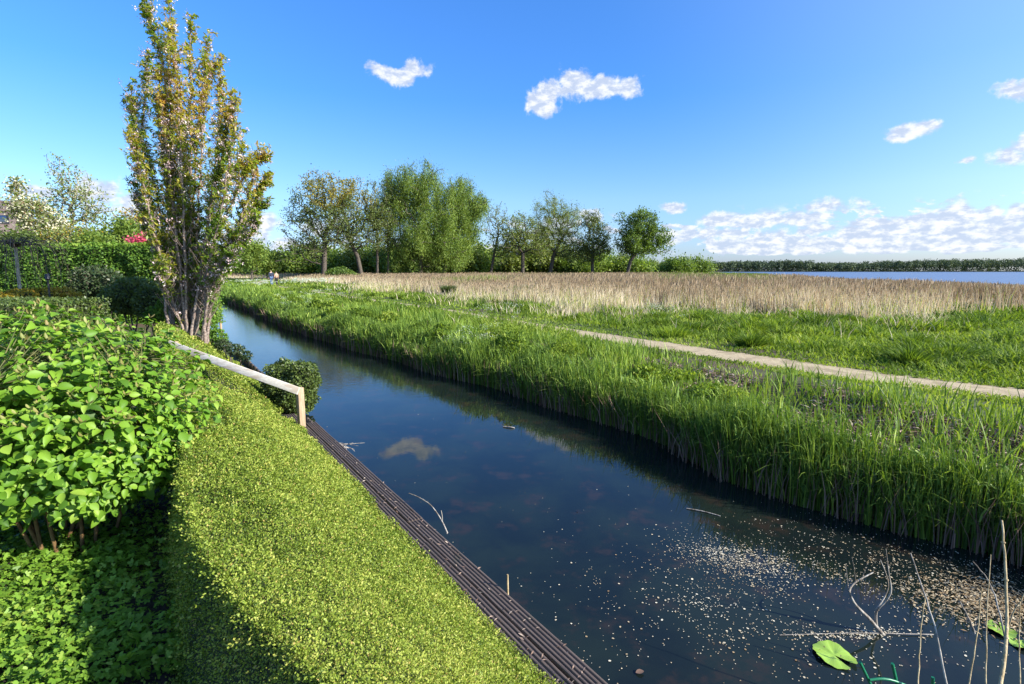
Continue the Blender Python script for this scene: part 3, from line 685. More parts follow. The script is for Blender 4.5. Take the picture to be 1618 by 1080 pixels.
# far shore wood
mb = MB(); K = 3000; a = rng.uniform(R(14), R(62), K); rr = rng.uniform(1010, 1130, K)
x_ = np.tan(a) * rr
hh = 19 + 4.5 * vnoise(x_, rr * .3, .009, 7) + 3.0 * vnoise(x_, rr, .04, 8) + rng.uniform(-3.5, 3, K) + 3 * vnoise(x_, rr * .2, .0028, 9); hh = hh * np.interp(np.degrees(a), [20, 45], [.72, 1.12]); wd_ = rng.uniform(3.5, 6.5, K)
cv = rng.normal(0, .22, K)
for j in range(48):
    d = rdir(K); d[:, 2] = np.abs(d[:, 2]) if j % 3 else d[:, 2]
    p = np.stack((x_, rr, hh * .5), 1) + d * np.stack((wd_, wd_, hh * .5), 1)
    scat(mb, RH, p, rdir(K), nrm(d + np.array((0, 0, .5))), rng.uniform(1.6, 3.6, K), np.clip(.5 + .25 * vnoise(x_, rr, .02, 5) + cv + rng.normal(0, .15, K), 0, 1))
tag(mb.build('far_wood', [MT['farleaf']]), 'long dark green wood along the far shore of the lake', 'wood', kind='stuff')

# ---------------------------------------------------------------- reeds and grass
def logy(n, a, b): return a * np.exp(rng.random(n) * math.log(b / a))
def place(n, y0, y1, t0, t1, ref=xR):
    yy = logy(n, y0, y1); tt = rng.uniform(t0, t1, n); xx = ref(yy) + tt / .82
    return xx, yy, tt
VIEW = lambda x, y: np.abs(x) < (y + .8) * 1.12 + .6
# green reed belt at the water's edge
mb = MB()
x, y, t_ = place(84000, 2.6, 75, -.26, .8); k = VIEW(x, y) & (rng.random(len(x)) < (.45 + .55 * sstep(vnoise(x, y, 2.6, 61) + .5 * vnoise(x, y, .9, 62), -.5, .3)) * (1 - .93 * sstep(t_, .05, .45) * (1 - sstep(y, 8, 12)))); x, y, t_ = x[k], y[k], t_[k]; n = len(x)
dist = np.hypot(x, y); b0 = np.stack((x, y, np.maximum(hgt(x, y), -.08)), 1)
hg = (.86 - .34 * sstep(t_, .15, .8)) * (1 + .22 * vnoise(x, y, .55, 3) + .26 * vnoise(x, y, 1.9, 33)) * rng.uniform(.5, 1.15, n) * np.interp(dist, [4, 10, 30, 70], [.90, .84, .92, 1.1])
br_ = rng.random(n) < .06; hg[br_] *= 1.2
blades(mb, b0, hg, .006 + .0014 * dist, rng.normal(0, .10, (n, 2)) + np.array((-.04, -.01)), 4, np.clip(.42 + .2 * vnoise(x, y, .8, 5) + .15 * vnoise(x, y, 3, 7) + rng.normal(0, .2, n), 0, 1), 0, 2.2, .06)
k = rng.random(n) < .9; m_ = k.sum(); lb = b0[k] + np.stack((np.zeros(m_), np.zeros(m_), hg[k] * rng.uniform(.25, .75, m_)), 1)
blades(mb, lb, rng.uniform(.2, .38, m_) * np.interp(dist[k], [4, 40], [.8, 1.1]), .007 + .0018 * dist[k], rng.normal(0, .6, (m_, 2)), 4, np.clip(.6 + rng.normal(0, .22, m_), 0, 1), 0, 2.0, .55)
tag(mb.build('green_reeds', [MT['reed']]), 'dense upright green reeds along the far bank of the canal', 'reeds', kind='stuff')
# last year's straw stems in the water
mb = MB(); x, y, t_ = place(4200, 2.8, 40, -.34, .1); n = len(x); dist = np.hypot(x, y)
blades(mb, np.stack((x, y, np.full(n, -.08)), 1), rng.uniform(.25, .75, n), .004 + .0011 * dist, rng.normal(0, .18, (n, 2)), 2, rng.random(n) * .5, 0, 8, 0)
tag(mb.build('straw_stems', [MT['litter']]), 'thin straw coloured dead stems at the foot of the green reeds', 'dry stems', kind='stuff')
# bank top: dead litter and looser green shoots
mb = MB(); x, y, t_ = place(130000, 3.0, 26, .1, 2.0); k = VIEW(x, y) & (vnoise(x, y, .9, 11) + .9 * (1 - sstep(y, 8, 12)) > .25); x, y = x[k], y[k]; n = len(x); dist = np.hypot(x, y)
p = np.stack((x, y, hgt(x, y) + rng.uniform(0, .14, n)), 1); d = rdir(n); d[:, 2] *= .35
scat(mb, (RN[0] * np.array((.5, 1, 1)), RN[1]), p, d, nrm(rdir(n) + np.array((0, 0, 1.2))), (.03 + .007 * dist) * rng.uniform(.4, 2.0, n), rng.random(n) ** 1.3)
tag(mb.build('reed_litter', [MT['litter']]), 'matted brown dead stems on top of the far bank', 'plant litter', kind='stuff')
mb = MB(); x, y, t_ = place(34000, 3.4, 60, .6, 2.35); k = VIEW(x, y) & (rng.random(len(x)) < .12 + .88 * sstep(vnoise(x, y, 1.1, 12) * .8 + 1.2 * sstep(y, 8.5, 12), .1, 1.0)); x, y, t_ = x[k], y[k], t_[k]; n = len(x); dist = np.hypot(x, y)
near = np.abs(x - xP(y)) * .8
hg = rng.uniform(.25, .62, n) * (1 + .45 * vnoise(x, y, .6, 13)) * np.clip((near - .5) * .6 + np.interp(y, [9, 13], [.3, .75]), .2, 1) * np.interp(y, [5, 9, 12, 16, 30], [.85, .75, .95, 1.15, 1.0])
blades(mb, np.stack((x, y, hgt(x, y) - .02), 1), hg, .006 + .0016 * dist, rng.normal(0, .22, (n, 2)), 4, np.clip(.62 + .2 * vnoise(x, y, 1.1, 6) + rng.normal(0, .18, n), 0, 1), 0, 2.2, .08)
tag(mb.build('bank_shoots', [MT['reed']]), 'bright young reed shoots on the bank beside the path', 'reeds', kind='stuff')
# leafy herbs bulging out of the bank
mb = MB(); hp_ = [(-2.0 + 0, 0)] and []
for _ in range(46):
    yy_ = 7.5 * math.exp(random.random() * math.log(34 / 7.5)); tt_ = random.uniform(.25, 1.7); hp_.append((float(xR(yy_)) + tt_ / .82, yy_, random.uniform(.22, .5), random.uniform(.22, .5) * (1 if yy_ > 9 else .7)))
for (hx_, hy_, hr_, hh_) in hp_:
    d_ = math.hypot(hx_, hy_); k_ = int(2600 * hr_ / .4 / max(1, d_ / 9)); q, nn = ellips(k_, (hx_, hy_, float(hgt(hx_, hy_)) + hh_ * .35), (hr_, hr_, hh_), .7); q = q[q[:, 2] > float(hgt(hx_, hy_))]; k_ = len(q)
    scat(mb, RN if random.random() < .5 else RH, q, nrm(rdir(k_) + np.array((0, 0, .5))), nrm(rdir(k_) + np.array((0, 0, 1.))), (.025 + .0038 * d_) * rng.uniform(.6, 1.5, k_), np.clip(random.uniform(.25, .7) + rng.normal(0, .2, k_), 0, 1))
tag(mb.build('bank_herbs', [MT['grass']]), 'bulging clumps of leafy herbs and nettles on the far bank', 'herbs', kind='stuff')
# meadow grass
mb = MB(); n0 = 420000; yy = logy(n0, 3.8, 110); xx = rng.uniform(-1.1, 1.1, n0) * (yy + 1); fd = front_d(xx, yy); tp = (xx - xP(yy)) * .8
rag = 3.4 * vnoise(xx, yy, .22, 21) + 2.2 * vnoise(xx, yy, .7, 27) + 5 * vnoise(xx, yy * .4, .17, 91) + 16 * sstep(xx / (yy + 1), .74, 1.0) * (1 + .6 * vnoise(xx, yy, .3, 71))
k = (fd < 1.0 + rag + rng.exponential(2.6, n0)) & ((xx - xR(yy)) * .82 > .9) & (np.abs(tp) > .44 + .14 * vnoise(xx, yy, 2, 4)) & ((tp > -1.0 + .3 * vnoise(xx, yy, 1.7, 83)) | (yy > 12.5) | (rng.random(n0) < .13 + .5 * sstep(yy, 9, 12.5))); x, y, tp = xx[k], yy[k], tp[k]; n = len(x); dist = np.hypot(x, y)
tuft = sstep(vnoise(x, y, .9, 22) + .6 * vnoise(x, y, 2.1, 23), .1, 1.0)
tall = .09 + (.20 * sstep(np.abs(tp), .9, 2.6)) * (1 + .6 * vnoise(x, y, .4, 24)) + .34 * tuft * sstep(np.abs(tp), 1.2, 2.6)
tall = np.where(tp < 0, np.minimum(tall, .10 + .22 * sstep(-tp, .7, 1.6)), tall) + np.where((tp < 0) & (tp > -1.9) & (y > 12), .33 * sstep(y, 12.3, 14) * np.clip(.75 + .9 * vnoise(x, y, .55, 81) + .25 * vnoise(x, y, 2.2, 82), .05, 1.3), 0)
ln_ = rng.normal(0, .42, (n, 2)) + np.stack((vnoise(x, y, 1.2, 44), vnoise(x, y, 1.2, 45)), 1) * .35
blades(mb, np.stack((x, y, hgt(x, y) - .01), 1), tall * rng.uniform(.55, 1.35, n), .004 + .0017 * dist, ln_, 3, np.clip(.5 + .2 * vnoise(x, y, .5, 24) + .2 * vnoise(x, y, 2.0, 25) - .15 * tuft + rng.normal(0, .18, n), 0, 1), 0, 2.0, .35)
ntf = 190; ty_ = logy(ntf, 9, 60); tx_ = rng.uniform(-.5, 1.08, ntf) * (ty_ + 1); fd_ = front_d(tx_, ty_); okk = ((tx_ - xP(ty_)) * .8 > 1.5) & (fd_ < 4); tx_, ty_ = tx_[okk], ty_[okk]
for cx_, cy_ in zip(tx_, ty_):       # coarser, darker tussocks standing out of the sward
    k_ = 420; rr_ = random.uniform(.25, .75); a_ = rng.random(k_) * 6.28; q_ = rng.random(k_) ** .6; lx, ly = np.cos(a_), np.sin(a_); d_ = math.hypot(cx_, cy_); px_, py_ = cx_ + lx * q_ * rr_, cy_ + ly * q_ * rr_ * .8
    ht_ = random.uniform(.28, .55); blades(mb, np.stack((px_, py_, hgt(px_, py_) - .02), 1), ht_ * (1.1 - .5 * q_) * rng.uniform(.7, 1.2, k_), np.full(k_, .006 + .0016 * d_), np.stack((lx, ly), 1) * (.25 + .55 * q_)[:, None] + rng.normal(0, .15, (k_, 2)), 3, np.clip(random.uniform(.12, .5) + rng.normal(0, .15, k_), 0, 1), 0, 2, .2)
tag(mb.build('meadow_grass', [MT['grass']]), 'lush green grass between the footpath and the dry reeds', 'grass', kind='stuff')
# dry reed bed
mb = MB(); n0 = 760000; yy = logy(n0, 13, 140); xx = rng.uniform(-.72, 1.12, n0) * (yy + 1); fd = front_d(xx, yy)
edge = -.6 + 3.4 * vnoise(xx, yy, .22, 21) + 2.2 * vnoise(xx, yy, .7, 27) + 5 * vnoise(xx, yy * .4, .17, 91)
k = (fd > edge) & (lakemask(xx, yy) < .4) & (rng.random(n0) < np.clip(.02 + (fd - edge) * .13, 0, 1)) & (rng.random(n0) < 1 - .93 * sstep(xx / (yy + 1), .72, .84) * (1 - sstep(fd, 11 + 5 * vnoise(xx, yy, .3, 72), 17 + 5 * vnoise(xx, yy, .3, 72)))); x, y, fd = xx[k], yy[k], fd[k]; n = len(x); dist = np.hypot(x, y)
tp = np.abs((x - xP(y)) * .8); k = tp > 1.2; x, y, fd, dist = x[k], y[k], fd[k], dist[k]; n = len(x)
azd = np.degrees(np.arctan2(x, y))
rt = np.interp(azd, [-30, 0, 20, 45], [1.25, 1.40, 1.45, 1.35]) * np.interp(fd, [-3, 0, 5, 14], [.45, .6, .85, 1.0])
rt = np.minimum(rt, np.where(azd > 19, np.maximum(1.80 - np.interp(azd, [19, 28, 33, 45], [.0015, .005, .0125, .018]) * dist, .5), 2)) * (1 + .12 * vnoise(x, y, .15, 28) + .08 * vnoise(x, y, 1.1, 35))
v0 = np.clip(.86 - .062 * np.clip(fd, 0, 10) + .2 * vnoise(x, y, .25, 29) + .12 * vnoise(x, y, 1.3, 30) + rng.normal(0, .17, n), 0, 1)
greenish = (rng.random(n) < .05 + .6 * sstep(vnoise(x, y, .07, 31) + .3 * vnoise(x, y, .3, 32), .1, .7) * sstep(fd, 4, 14) + .35 * sstep(-fd, -4, 2) + .6 * sstep(azd, 13, 18) * (1 - sstep(azd, 25, 29)) * sstep(fd, 9, 20))
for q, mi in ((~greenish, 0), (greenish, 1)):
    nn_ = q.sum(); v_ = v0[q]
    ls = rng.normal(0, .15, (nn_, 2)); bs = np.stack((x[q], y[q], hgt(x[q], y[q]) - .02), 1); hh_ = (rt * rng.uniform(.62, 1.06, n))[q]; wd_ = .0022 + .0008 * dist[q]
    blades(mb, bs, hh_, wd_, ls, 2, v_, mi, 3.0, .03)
    # plume: darker, wider seed head at the tip of a good part of the stems
    pk = rng.random(nn_) < .16 if mi == 0 else np.zeros(nn_, bool)
    tb = bs[pk].copy(); tb[:, :2] += ls[pk] * (hh_[pk] * .74)[:, None]; tb[:, 2] += hh_[pk] * .84
    blades(mb, tb, hh_[pk] * .17, wd_[pk] * 1.6, ls[pk] + .25, 2, np.clip(rng.normal(.22, .15, pk.sum()), 0, 1), 0, 2.0, .1)
# last year's bleached grass thinning out into the meadow
n1 = 150000; yy = logy(n1, 11, 110); xx = rng.uniform(-.72, 1.12, n1) * (yy + 1); fd = front_d(xx, yy); edge = 3.4 * vnoise(xx, yy, .22, 21) + 2.2 * vnoise(xx, yy, .7, 27) + 5 * vnoise(xx, yy * .4, .17, 91) - 16 * -sstep(xx / (yy + 1), .74, 1.0)
k = (fd > edge - rng.exponential(2.2, n1)) & (fd < edge + 4) & (np.abs((xx - xP(yy)) * .8) > 1.5) & (rng.random(n1) < .3 + .7 * sstep(vnoise(xx, yy, .8, 95), -.2, .6)); xx, yy = xx[k], yy[k]; n1 = len(xx); dd = np.hypot(xx, yy)
blades(mb, np.stack((xx, yy, hgt(xx, yy) - .02), 1), rng.uniform(.25, .6, n1), .0015 + .0009 * dd, rng.normal(0, .35, (n1, 2)), 2, np.clip(rng.normal(.82, .15, n1), 0, 1), 0, 3.0, .05)
tag(mb.build('dry_reed_bed', [MT['dryreed'], MT['grass']]), 'wide bed of tan dry reeds between the meadow and the lake', 'reed bed', kind='stuff')
# ground under the reed bed reads as litter: a thin sheet on the soil
gx, gy = np.meshgrid(np.linspace(-1.2, 1.3, 90), 14 * np.exp(np.linspace(0, math.log(260 / 14), 90)), indexing='ij'); X2 = gx * (gy + 1); ok = (front_d(X2, gy) > 1.0) & (np.abs(X2 - xP(gy)) > 2); Z2_ = hgt(X2, gy) + .012 
ix = np.arange(X2.size).reshape(X2.shape); F = np.stack((ix[:-1, :-1], ix[1:, :-1], ix[1:, 1:], ix[:-1, 1:]), -1).reshape(-1, 4); F = F[ok.ravel()[F].all(1)]
tag(MB().add(np.stack((X2, gy, Z2_), -1).reshape(-1, 3), F).build('reed_litter_ground', MT['reedcore']), 'brown litter covering the ground of the reed bed', 'ground', kind='structure')
# clumps of dark rush in front of the dry reeds
for i, (px, py, r_) in enumerate(((709, 470, .75), (826, 475, 1.0), (1128, 478, .6))):
    q = G(px, py, .7); n = 1500; a = rng.random(n) * 6.28; rr = rng.random(n) ** .5 * r_ * .4; x, y = q[0] + rr * np.cos(a), q[1] + rr * np.sin(a)
    mb = MB(); lean = np.stack((np.cos(a), np.sin(a)), 1) * (rng.uniform(.1, .7, n) * (rr / r_ + .3))[:, None]
    blades(mb, np.stack((x, y, np.full(n, .66)), 1), rng.uniform(.6, 1.05, n) * (.6 + r_ * .5), np.full(n, .03), lean, 3, rng.random(n), 0, 3, .1)
    tag(mb.build('rush_clump', [MT['rush']], loc=(q[0], q[1], .68)), ['small dark rush clump at the front of the dry reeds, leftmost of three', 'broadest dark rush clump at the front edge of the dry reeds', 'narrow rush clump in the dry reeds, rightmost of three'][i], 'rush clump', 'rush clumps along the reed bed')
# cow parsley
mb = MB(); pts = []
for (px, py, n, sp) in ((480, 443, 110, 1.7), (405, 446, 80, 1.4), (735, 512, 40, .4), (470, 466, 40, 1.4), (815, 490, 26, .6), (1040, 487, 14, .6)):
    q = G(px, py, 1.25); pts.append(np.column_stack((rng.normal(q[0], sp, n), rng.normal(q[1], sp * 1.4, n))))
pts = np.concatenate(pts); n = len(pts); hz = hgt(pts[:, 0], pts[:, 1]) + rng.uniform(.45, .85, n); k = ((pts[:, 0] - xR(pts[:, 1])) > .2) & (np.abs(pts[:, 0] - xP(pts[:, 1])) > .9); pts = pts[k]; hz = hz[k]; n = len(pts)
blades(mb, np.column_stack((pts, hgt(pts[:, 0], pts[:, 1]))), hz - hgt(pts[:, 0], pts[:, 1]), np.full(n, .02), np.zeros((n, 2)), 1, .5, 1)
for j in range(26):
    pp = np.column_stack((pts, hz)) + np.column_stack((rng.normal(0, .09, (n, 2)), rng.normal(0, .03, n))); dd = np.hypot(pts[:, 0], pts[:, 1])
    scat(mb, RH, pp, rdir(n), nrm(rdir(n) + np.array((0, 0, 2.))), .012 + .0009 * dd, rng.random(n))
tag(mb.build('cow_parsley', [MT['parsley'], MT['grass']]), 'frothy white cow parsley flowers among the bank grass', 'wildflowers', kind='stuff')

# ---------------------------------------------------------------- cherry tree
y0 = 12.0
th = thing('cherry_tree', 'tall narrow many stemmed cherry with bronze green leaves and fading pale pink blossom', 'tree', tuple(D(300, 560, y0)[:2]) + (.7,))
spires = [((316, 526), (345, 440), (378, 400), (398, 366), (404, 350)), ((312, 526), (332, 420), (362, 330), (388, 276), (394, 262)), ((326, 528), (350, 480), (372, 440), (386, 410)), ((274, 520), (250, 400), (226, 300), (214, 240), (206, 205)),  # base px, then way points in px, and depth offset
    ((275, 520), (268, 400), (262, 250), (262, 130), (250, 70), (235, 30), (234, 2)), ((280, 520), (278, 380), (272, 230), (266, 110), (268, 0)),
    ((296, 522), (300, 390), (302, 250), (300, 130), (301, 30)), ((300, 522), (310, 400), (318, 260), (322, 160), (328, 62)),
    ((305, 525), (322, 400), (338, 280), (348, 180), (346, 90)), ((318, 526), (335, 430), (352, 320), (368, 220), (366, 150)),
    ((322, 528), (345, 440), (372, 370), (396, 300), (404, 252), (424, 250)), ((325, 528), (350, 450), (380, 380), (402, 330), (424, 322)),
    ((270, 518), (256, 420), (238, 320), (222, 220), (232, 130), (236, 85)), ((272, 520), (250, 430), (228, 350), (212, 290)),
    ((278, 520), (262, 400), (240, 270), (210, 190), (208, 145)), ((300, 520), (292, 380), (284, 220), (280, 120), (270, 40)),
    ((290, 522), (286, 420), (290, 300), (296, 180)), ((310, 525), (330, 460), (360, 405), (386, 370)), ((315, 526), (338, 470), (362, 440), (372, 400)),
    ((285, 522), (270, 460), (252, 410), (244, 380)), ((300, 524), (316, 430), (340, 350), (360, 290), (380, 262), (384, 215)), ((328, 528), (352, 420), (388, 350), (414, 296), (425, 286)),
    ((292, 522), (304, 350), (312, 200), (330, 120), (333, 100)), ((320, 526), (344, 460), (366, 425), (380, 400)),
    ((282, 520), (255, 470), (238, 440), (236, 420)), ((300, 524), (292, 480), (276, 440), (258, 400)), ((288, 521), (274, 330), (258, 200), (250, 110)), ((308, 524), (330, 340), (352, 240), (362, 170))]
_n = len(spires)
for _k in range(9):                      # more stems between the measured ones
    a_, b_ = random.sample(range(_n), 2); A0, B0 = spires[a_], spires[b_]; f_ = random.uniform(.3, .7); top_ = random.uniform(.45, .85)
    q_ = []
    for h_ in np.linspace(0, top_, 5):
        def at_(S): 
            t0 = h_ * (len(S) - 1); i0 = min(int(t0), len(S) - 2); g0 = t0 - i0
            return np.array(S[i0]) * (1 - g0) + np.array(S[i0 + 1]) * g0
        q_.append(tuple(at_(A0) * (1 - f_) + at_(B0) * f_))
    spires.append(tuple(q_))
tm = MB(); cm = MB(); bm = MB(); TW = []; 
for si, sp in enumerate(spires):
    sp = tuple((302 + (q[0] - 302) * (1 - .34 * float(sstep(q[1], 380, 450))), q[1]) for q in sp)
    dy = rng.uniform(-1.0, 1.0); pw = [D(p[0], p[1], y0 + dy * min(1, i * .4)) for i, p in enumerate(sp)]
    g3 = min((274, 300, 324), key=lambda q: abs(q - sp[0][0])); pw[0] = D(g3 + rng.uniform(-4, 4), 560, y0 + dy * .2); pw[0][2] = .68
    # smooth path
    pw = np.array(pw); tt = np.linspace(0, len(pw) - 1, 40); pth = np.column_stack([np.interp(tt, range(len(pw)), pw[:, q]) for q in range(3)])
    for _ in range(3): pth[1:-1] = (pth[:-2] + 2 * pth[1:-1] + pth[2:]) / 4
    pth[1:-1] += rng.normal(0, .012, (38, 3))
    r0_ = .037 if len(sp) > 5 else .024
    tube(tm, pth, (r0_ * (1 - np.linspace(0, 1, 40)) ** 1.0 + .007) * (1 + .35 * np.exp(-np.arange(40) / 3.)), 7)
    # side shoots rising steeply
    hfrac = (pth[:, 2] - .7) / 8
    for i in range(6, 40):
        for _ in range(4 if i < 34 else 2):
            a = rng.random() * 6.28; le = rng.uniform(.14, .75) * (1 - .55 * i / 40); d = np.array((math.cos(a) * .62, math.sin(a) * .62, 1.0)); d /= np.linalg.norm(d)
            e = pth[i] + d * le; tube(tm, [pth[i], (pth[i] + e) / 2 + np.array((math.cos(a), math.sin(a), 0)) * .02, e], [.007, .005, .003], 3, cap=False)
            TW.append((pth[i], e, si)) if (i > 11 or rng.random() < .5) else None
    for i in range(12, 40): TW.append((pth[i - 1], pth[i], si)); TW.append((pth[i - 1], pth[i], si))
tm.build('stems', MT['cbark'], th, smooth=True)
nt_ = len(TW); A_ = np.array([q[0] for q in TW]); B_ = np.array([q[1] for q in TW]); sid = np.array([q[2] for q in TW])
tone = rng.random(nt_)
patch = vnoise(B_[:, 0] * 1.2, B_[:, 2], .7, 3) * .25 + (np.sin(sid * 2.7) * .12)
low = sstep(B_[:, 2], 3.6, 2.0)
nT = 9600; it = rng.integers(0, nt_, nT); it = it[rng.random(nT) < (1 - .74 * low[it])]; nT = len(it); f = rng.uniform(.45, 1.05, (nT, 1)); ctr = A_[it] * (1 - f) + B_[it] * f + rng.normal(0, .035, (nT, 3))
per = 7; ii = np.repeat(it, per); p = np.repeat(ctr, per, 0); k = len(ii); p = p + rng.normal(0, .012, (k, 3))
out_ = rdir(k); out_[:, 2] = out_[:, 2] * .55 + np.repeat(rng.normal(.05, .35, nT), per)
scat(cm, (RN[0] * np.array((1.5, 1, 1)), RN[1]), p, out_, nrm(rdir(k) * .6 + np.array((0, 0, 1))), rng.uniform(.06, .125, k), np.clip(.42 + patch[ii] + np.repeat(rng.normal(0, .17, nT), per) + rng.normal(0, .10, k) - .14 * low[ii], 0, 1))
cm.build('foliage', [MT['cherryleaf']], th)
nB_ = 2700; it = rng.integers(0, nt_, nB_); it = it[rng.random(nB_) < (1 - .7 * low[it])]; nB_ = len(it); f = rng.uniform(.3, .95, (nB_, 1)); ctr = A_[it] * (1 - f) + B_[it] * f + rng.normal(0, .05, (nB_, 3))
p = np.repeat(ctr, 9, 0); k = len(p); p = p + rng.normal(0, .028, (k, 3)); scat(bm, RH, p, rdir(k), rdir(k), rng.uniform(.028, .055, k), np.clip(np.repeat(rng.random(nB_), 9) + rng.normal(0, .15, k), 0, 1)); bm.build('blossom', [MT['blossom']], th)

# ---------------------------------------------------------------- tall clipped hedge at the garden's end
th = thing('tall_hedge', 'tall flat topped dark green clipped hedge across the end of the garden', 'hedge', (-16, 17.4, .7))
hx0, hx1, hy0, hy1, hz1 = -25., -10.4, 17., 18.3, 3.30
mb = MB(); box(mb, ((hx0 + hx1) / 2, (hy0 + hy1) / 2, (hz1 + .6) / 2 - .03), (hx1 - hx0 - .2, hy1 - hy0 - .2, hz1 - .6 - .1), 1)
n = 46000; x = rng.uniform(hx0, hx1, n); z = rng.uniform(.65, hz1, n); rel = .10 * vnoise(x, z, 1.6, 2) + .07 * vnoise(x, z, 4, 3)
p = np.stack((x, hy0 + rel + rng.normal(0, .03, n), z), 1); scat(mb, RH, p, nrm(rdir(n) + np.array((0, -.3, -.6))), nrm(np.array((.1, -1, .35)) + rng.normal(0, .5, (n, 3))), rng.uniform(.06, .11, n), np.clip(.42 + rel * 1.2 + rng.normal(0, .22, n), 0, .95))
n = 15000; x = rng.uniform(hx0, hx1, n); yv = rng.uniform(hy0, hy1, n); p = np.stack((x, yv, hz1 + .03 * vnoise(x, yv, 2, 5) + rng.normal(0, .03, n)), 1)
scat(mb, RH, p, nrm(rdir(n) + np.array((0, 0, .6))), nrm(np.array((0, 0, 1)) + rng.normal(0, .5, (n, 3))), rng.uniform(.06, .12, n), np.clip(.75 + rng.normal(0, .2, n), 0, 1))  # sunlit look of the flat top is put into lighter leaf tones
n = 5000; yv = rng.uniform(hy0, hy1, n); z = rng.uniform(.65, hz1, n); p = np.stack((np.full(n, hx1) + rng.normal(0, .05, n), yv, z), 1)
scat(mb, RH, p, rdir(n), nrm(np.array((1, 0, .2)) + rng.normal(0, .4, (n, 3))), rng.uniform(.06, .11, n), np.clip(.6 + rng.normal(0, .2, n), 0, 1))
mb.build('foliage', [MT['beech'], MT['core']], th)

# garden shrubs before the hedge
def sh(name, label, cat, spec, n, size, mat, **k):
    lobes = []
    for (px, py, y_, hw, hh) in spec:
        c, r = lobe(px, py, y_, hw, hh); lobes.append((c, (r[0], r[0] * .8, r[2])))
    return shrub(name, label, cat, lobes, n, size, MT[mat], **k)
sh('dark_shrub', 'dark purple green shrub against the middle of the tall hedge', 'shrub', [(150, 448, 15.8, 36, 30), (176, 455, 15.6, 24, 28), (128, 460, 15.6, 22, 20)], 6000, .08, 'darkleaf')
sh('rounded_shrub', 'dense rounded green shrub between the tall hedge and the cherry stems', 'shrub', [(212, 468, 13.6, 40, 30), (240, 478, 13.2, 28, 28), (185, 472, 13.8, 24, 22)], 9000, .065, 'shrubleaf')
sh('golden_shrub', 'low golden yellow shrub in front of the weeping tree', 'shrub', [(40, 470, 13.4, 30, 13), (72, 467, 13.6, 24, 12), (10, 474, 13.2, 24, 12)], 4500, .06, 'gold')
sh('golden_shrub', 'loose low yellow and russet shrub right of the black lamp post', 'shrub', [(100, 466, 14.0, 16, 12), (118, 472, 13.8, 14, 10)], 1500, .06, 'gold')
sh('round_bush', 'round trimmed dark green bush at the water behind the handrail', 'bush', [(452, 603, 8.9, 34, 38), (480, 600, 8.7, 24, 32), (470, 628, 8.7, 30, 26)], 15000, .040, 'shrubleaf', base=.05, shell=.78)
sh('waterside_shrub', 'loose green shrub at the foot of the cherry beside the water', 'shrub', [(345, 535, 12.4, 14, 14), (330, 520, 12.6, 12, 16)], 1800, .055, 'beech', base=.3, core=False)
sh('waterside_plant', 'low dark leaved plant on the bank edge between cherry and round bush', 'plant', [(372, 552, 11.6, 14, 8), (352, 545, 12.0, 12, 8), (388, 562, 11.0, 10, 7)], 1500, .05, 'darkleaf', base=.1, core=False)
sh('garden_shrub', 'small bright green shrub left of the cherry trunks', 'shrub', [(245, 498, 12.6, 14, 12), (258, 488, 12.8, 10, 14)], 1500, .06, 'beech', core=False)
# low olive hedge block
th = thing('low_hedge', 'low flat clipped olive green hedge behind the broad leaved bush', 'hedge', (-10.2, 10.5, .7))
mb = MB(); c1 = D(112, 476, 10.6); zt = c1[2]; x1 = c1[0]; box(mb, ((x1 - 17) / 2, 10.6, (zt + .6) / 2 - .04), (x1 + 17 - .1, 1.9, zt - .6 - .06), 1)
n = 16000; x = rng.uniform(-17, x1, n); yv = rng.uniform(9.6, 11.6, n); scat(mb, RH, np.stack((x, yv, zt + rng.normal(0, .02, n)), 1), rdir(n), nrm(np.array((0, 0, 1)) + rng.normal(0, .5, (n, 3))), rng.uniform(.04, .07, n), np.clip(.4 + rng.normal(0, .2, n), 0, .8))
n = 9000; x = rng.uniform(-17, x1, n); z = rng.uniform(.7, zt, n); scat(mb, RH, np.stack((x, 9.6 + rng.normal(0, .03, n), z), 1), rdir(n), nrm(np.array((0, -1, .2)) + rng.normal(0, .5, (n, 3))), rng.uniform(.04, .07, n), np.clip(.35 + rng.normal(0, .2, n), 0, .8))
n = 3000; yv = rng.uniform(9.6, 11.6, n); z = rng.uniform(.7, zt, n); scat(mb, RH, np.stack((x1 + rng.normal(0, .03, n), yv, z), 1), rdir(n), nrm(np.array((1, 0, .2)) + rng.normal(0, .5, (n, 3))), rng.uniform(.04, .07, n), np.clip(.35 + rng.normal(0, .2, n), 0, .8))
mb.build('foliage', [MT['shrubleaf'], MT['core']], th)
# black garden lamp post
q = D(79, 470, 13.0); th = thing('garden_lamp', 'slim black garden lamp post in front of the golden shrubs', 'lamp', (q[0], q[1], .7))
mb = MB(); top = D(79, 442, 13.0)[2]; tube(mb, [(q[0], q[1], .7), (q[0], q[1], top)], [.022, .022], 8); mb.build('pole', MT['black'], th)
mb = MB(); tube(mb, [(q[0], q[1], top), (q[0], q[1], top + .02), (q[0], q[1], top + .03), (q[0], q[1], top + .14), (q[0], q[1], top + .16)], [.03, .055, .05, .05, .03], 10); mb.build('lamp_head', MT['black'], th)

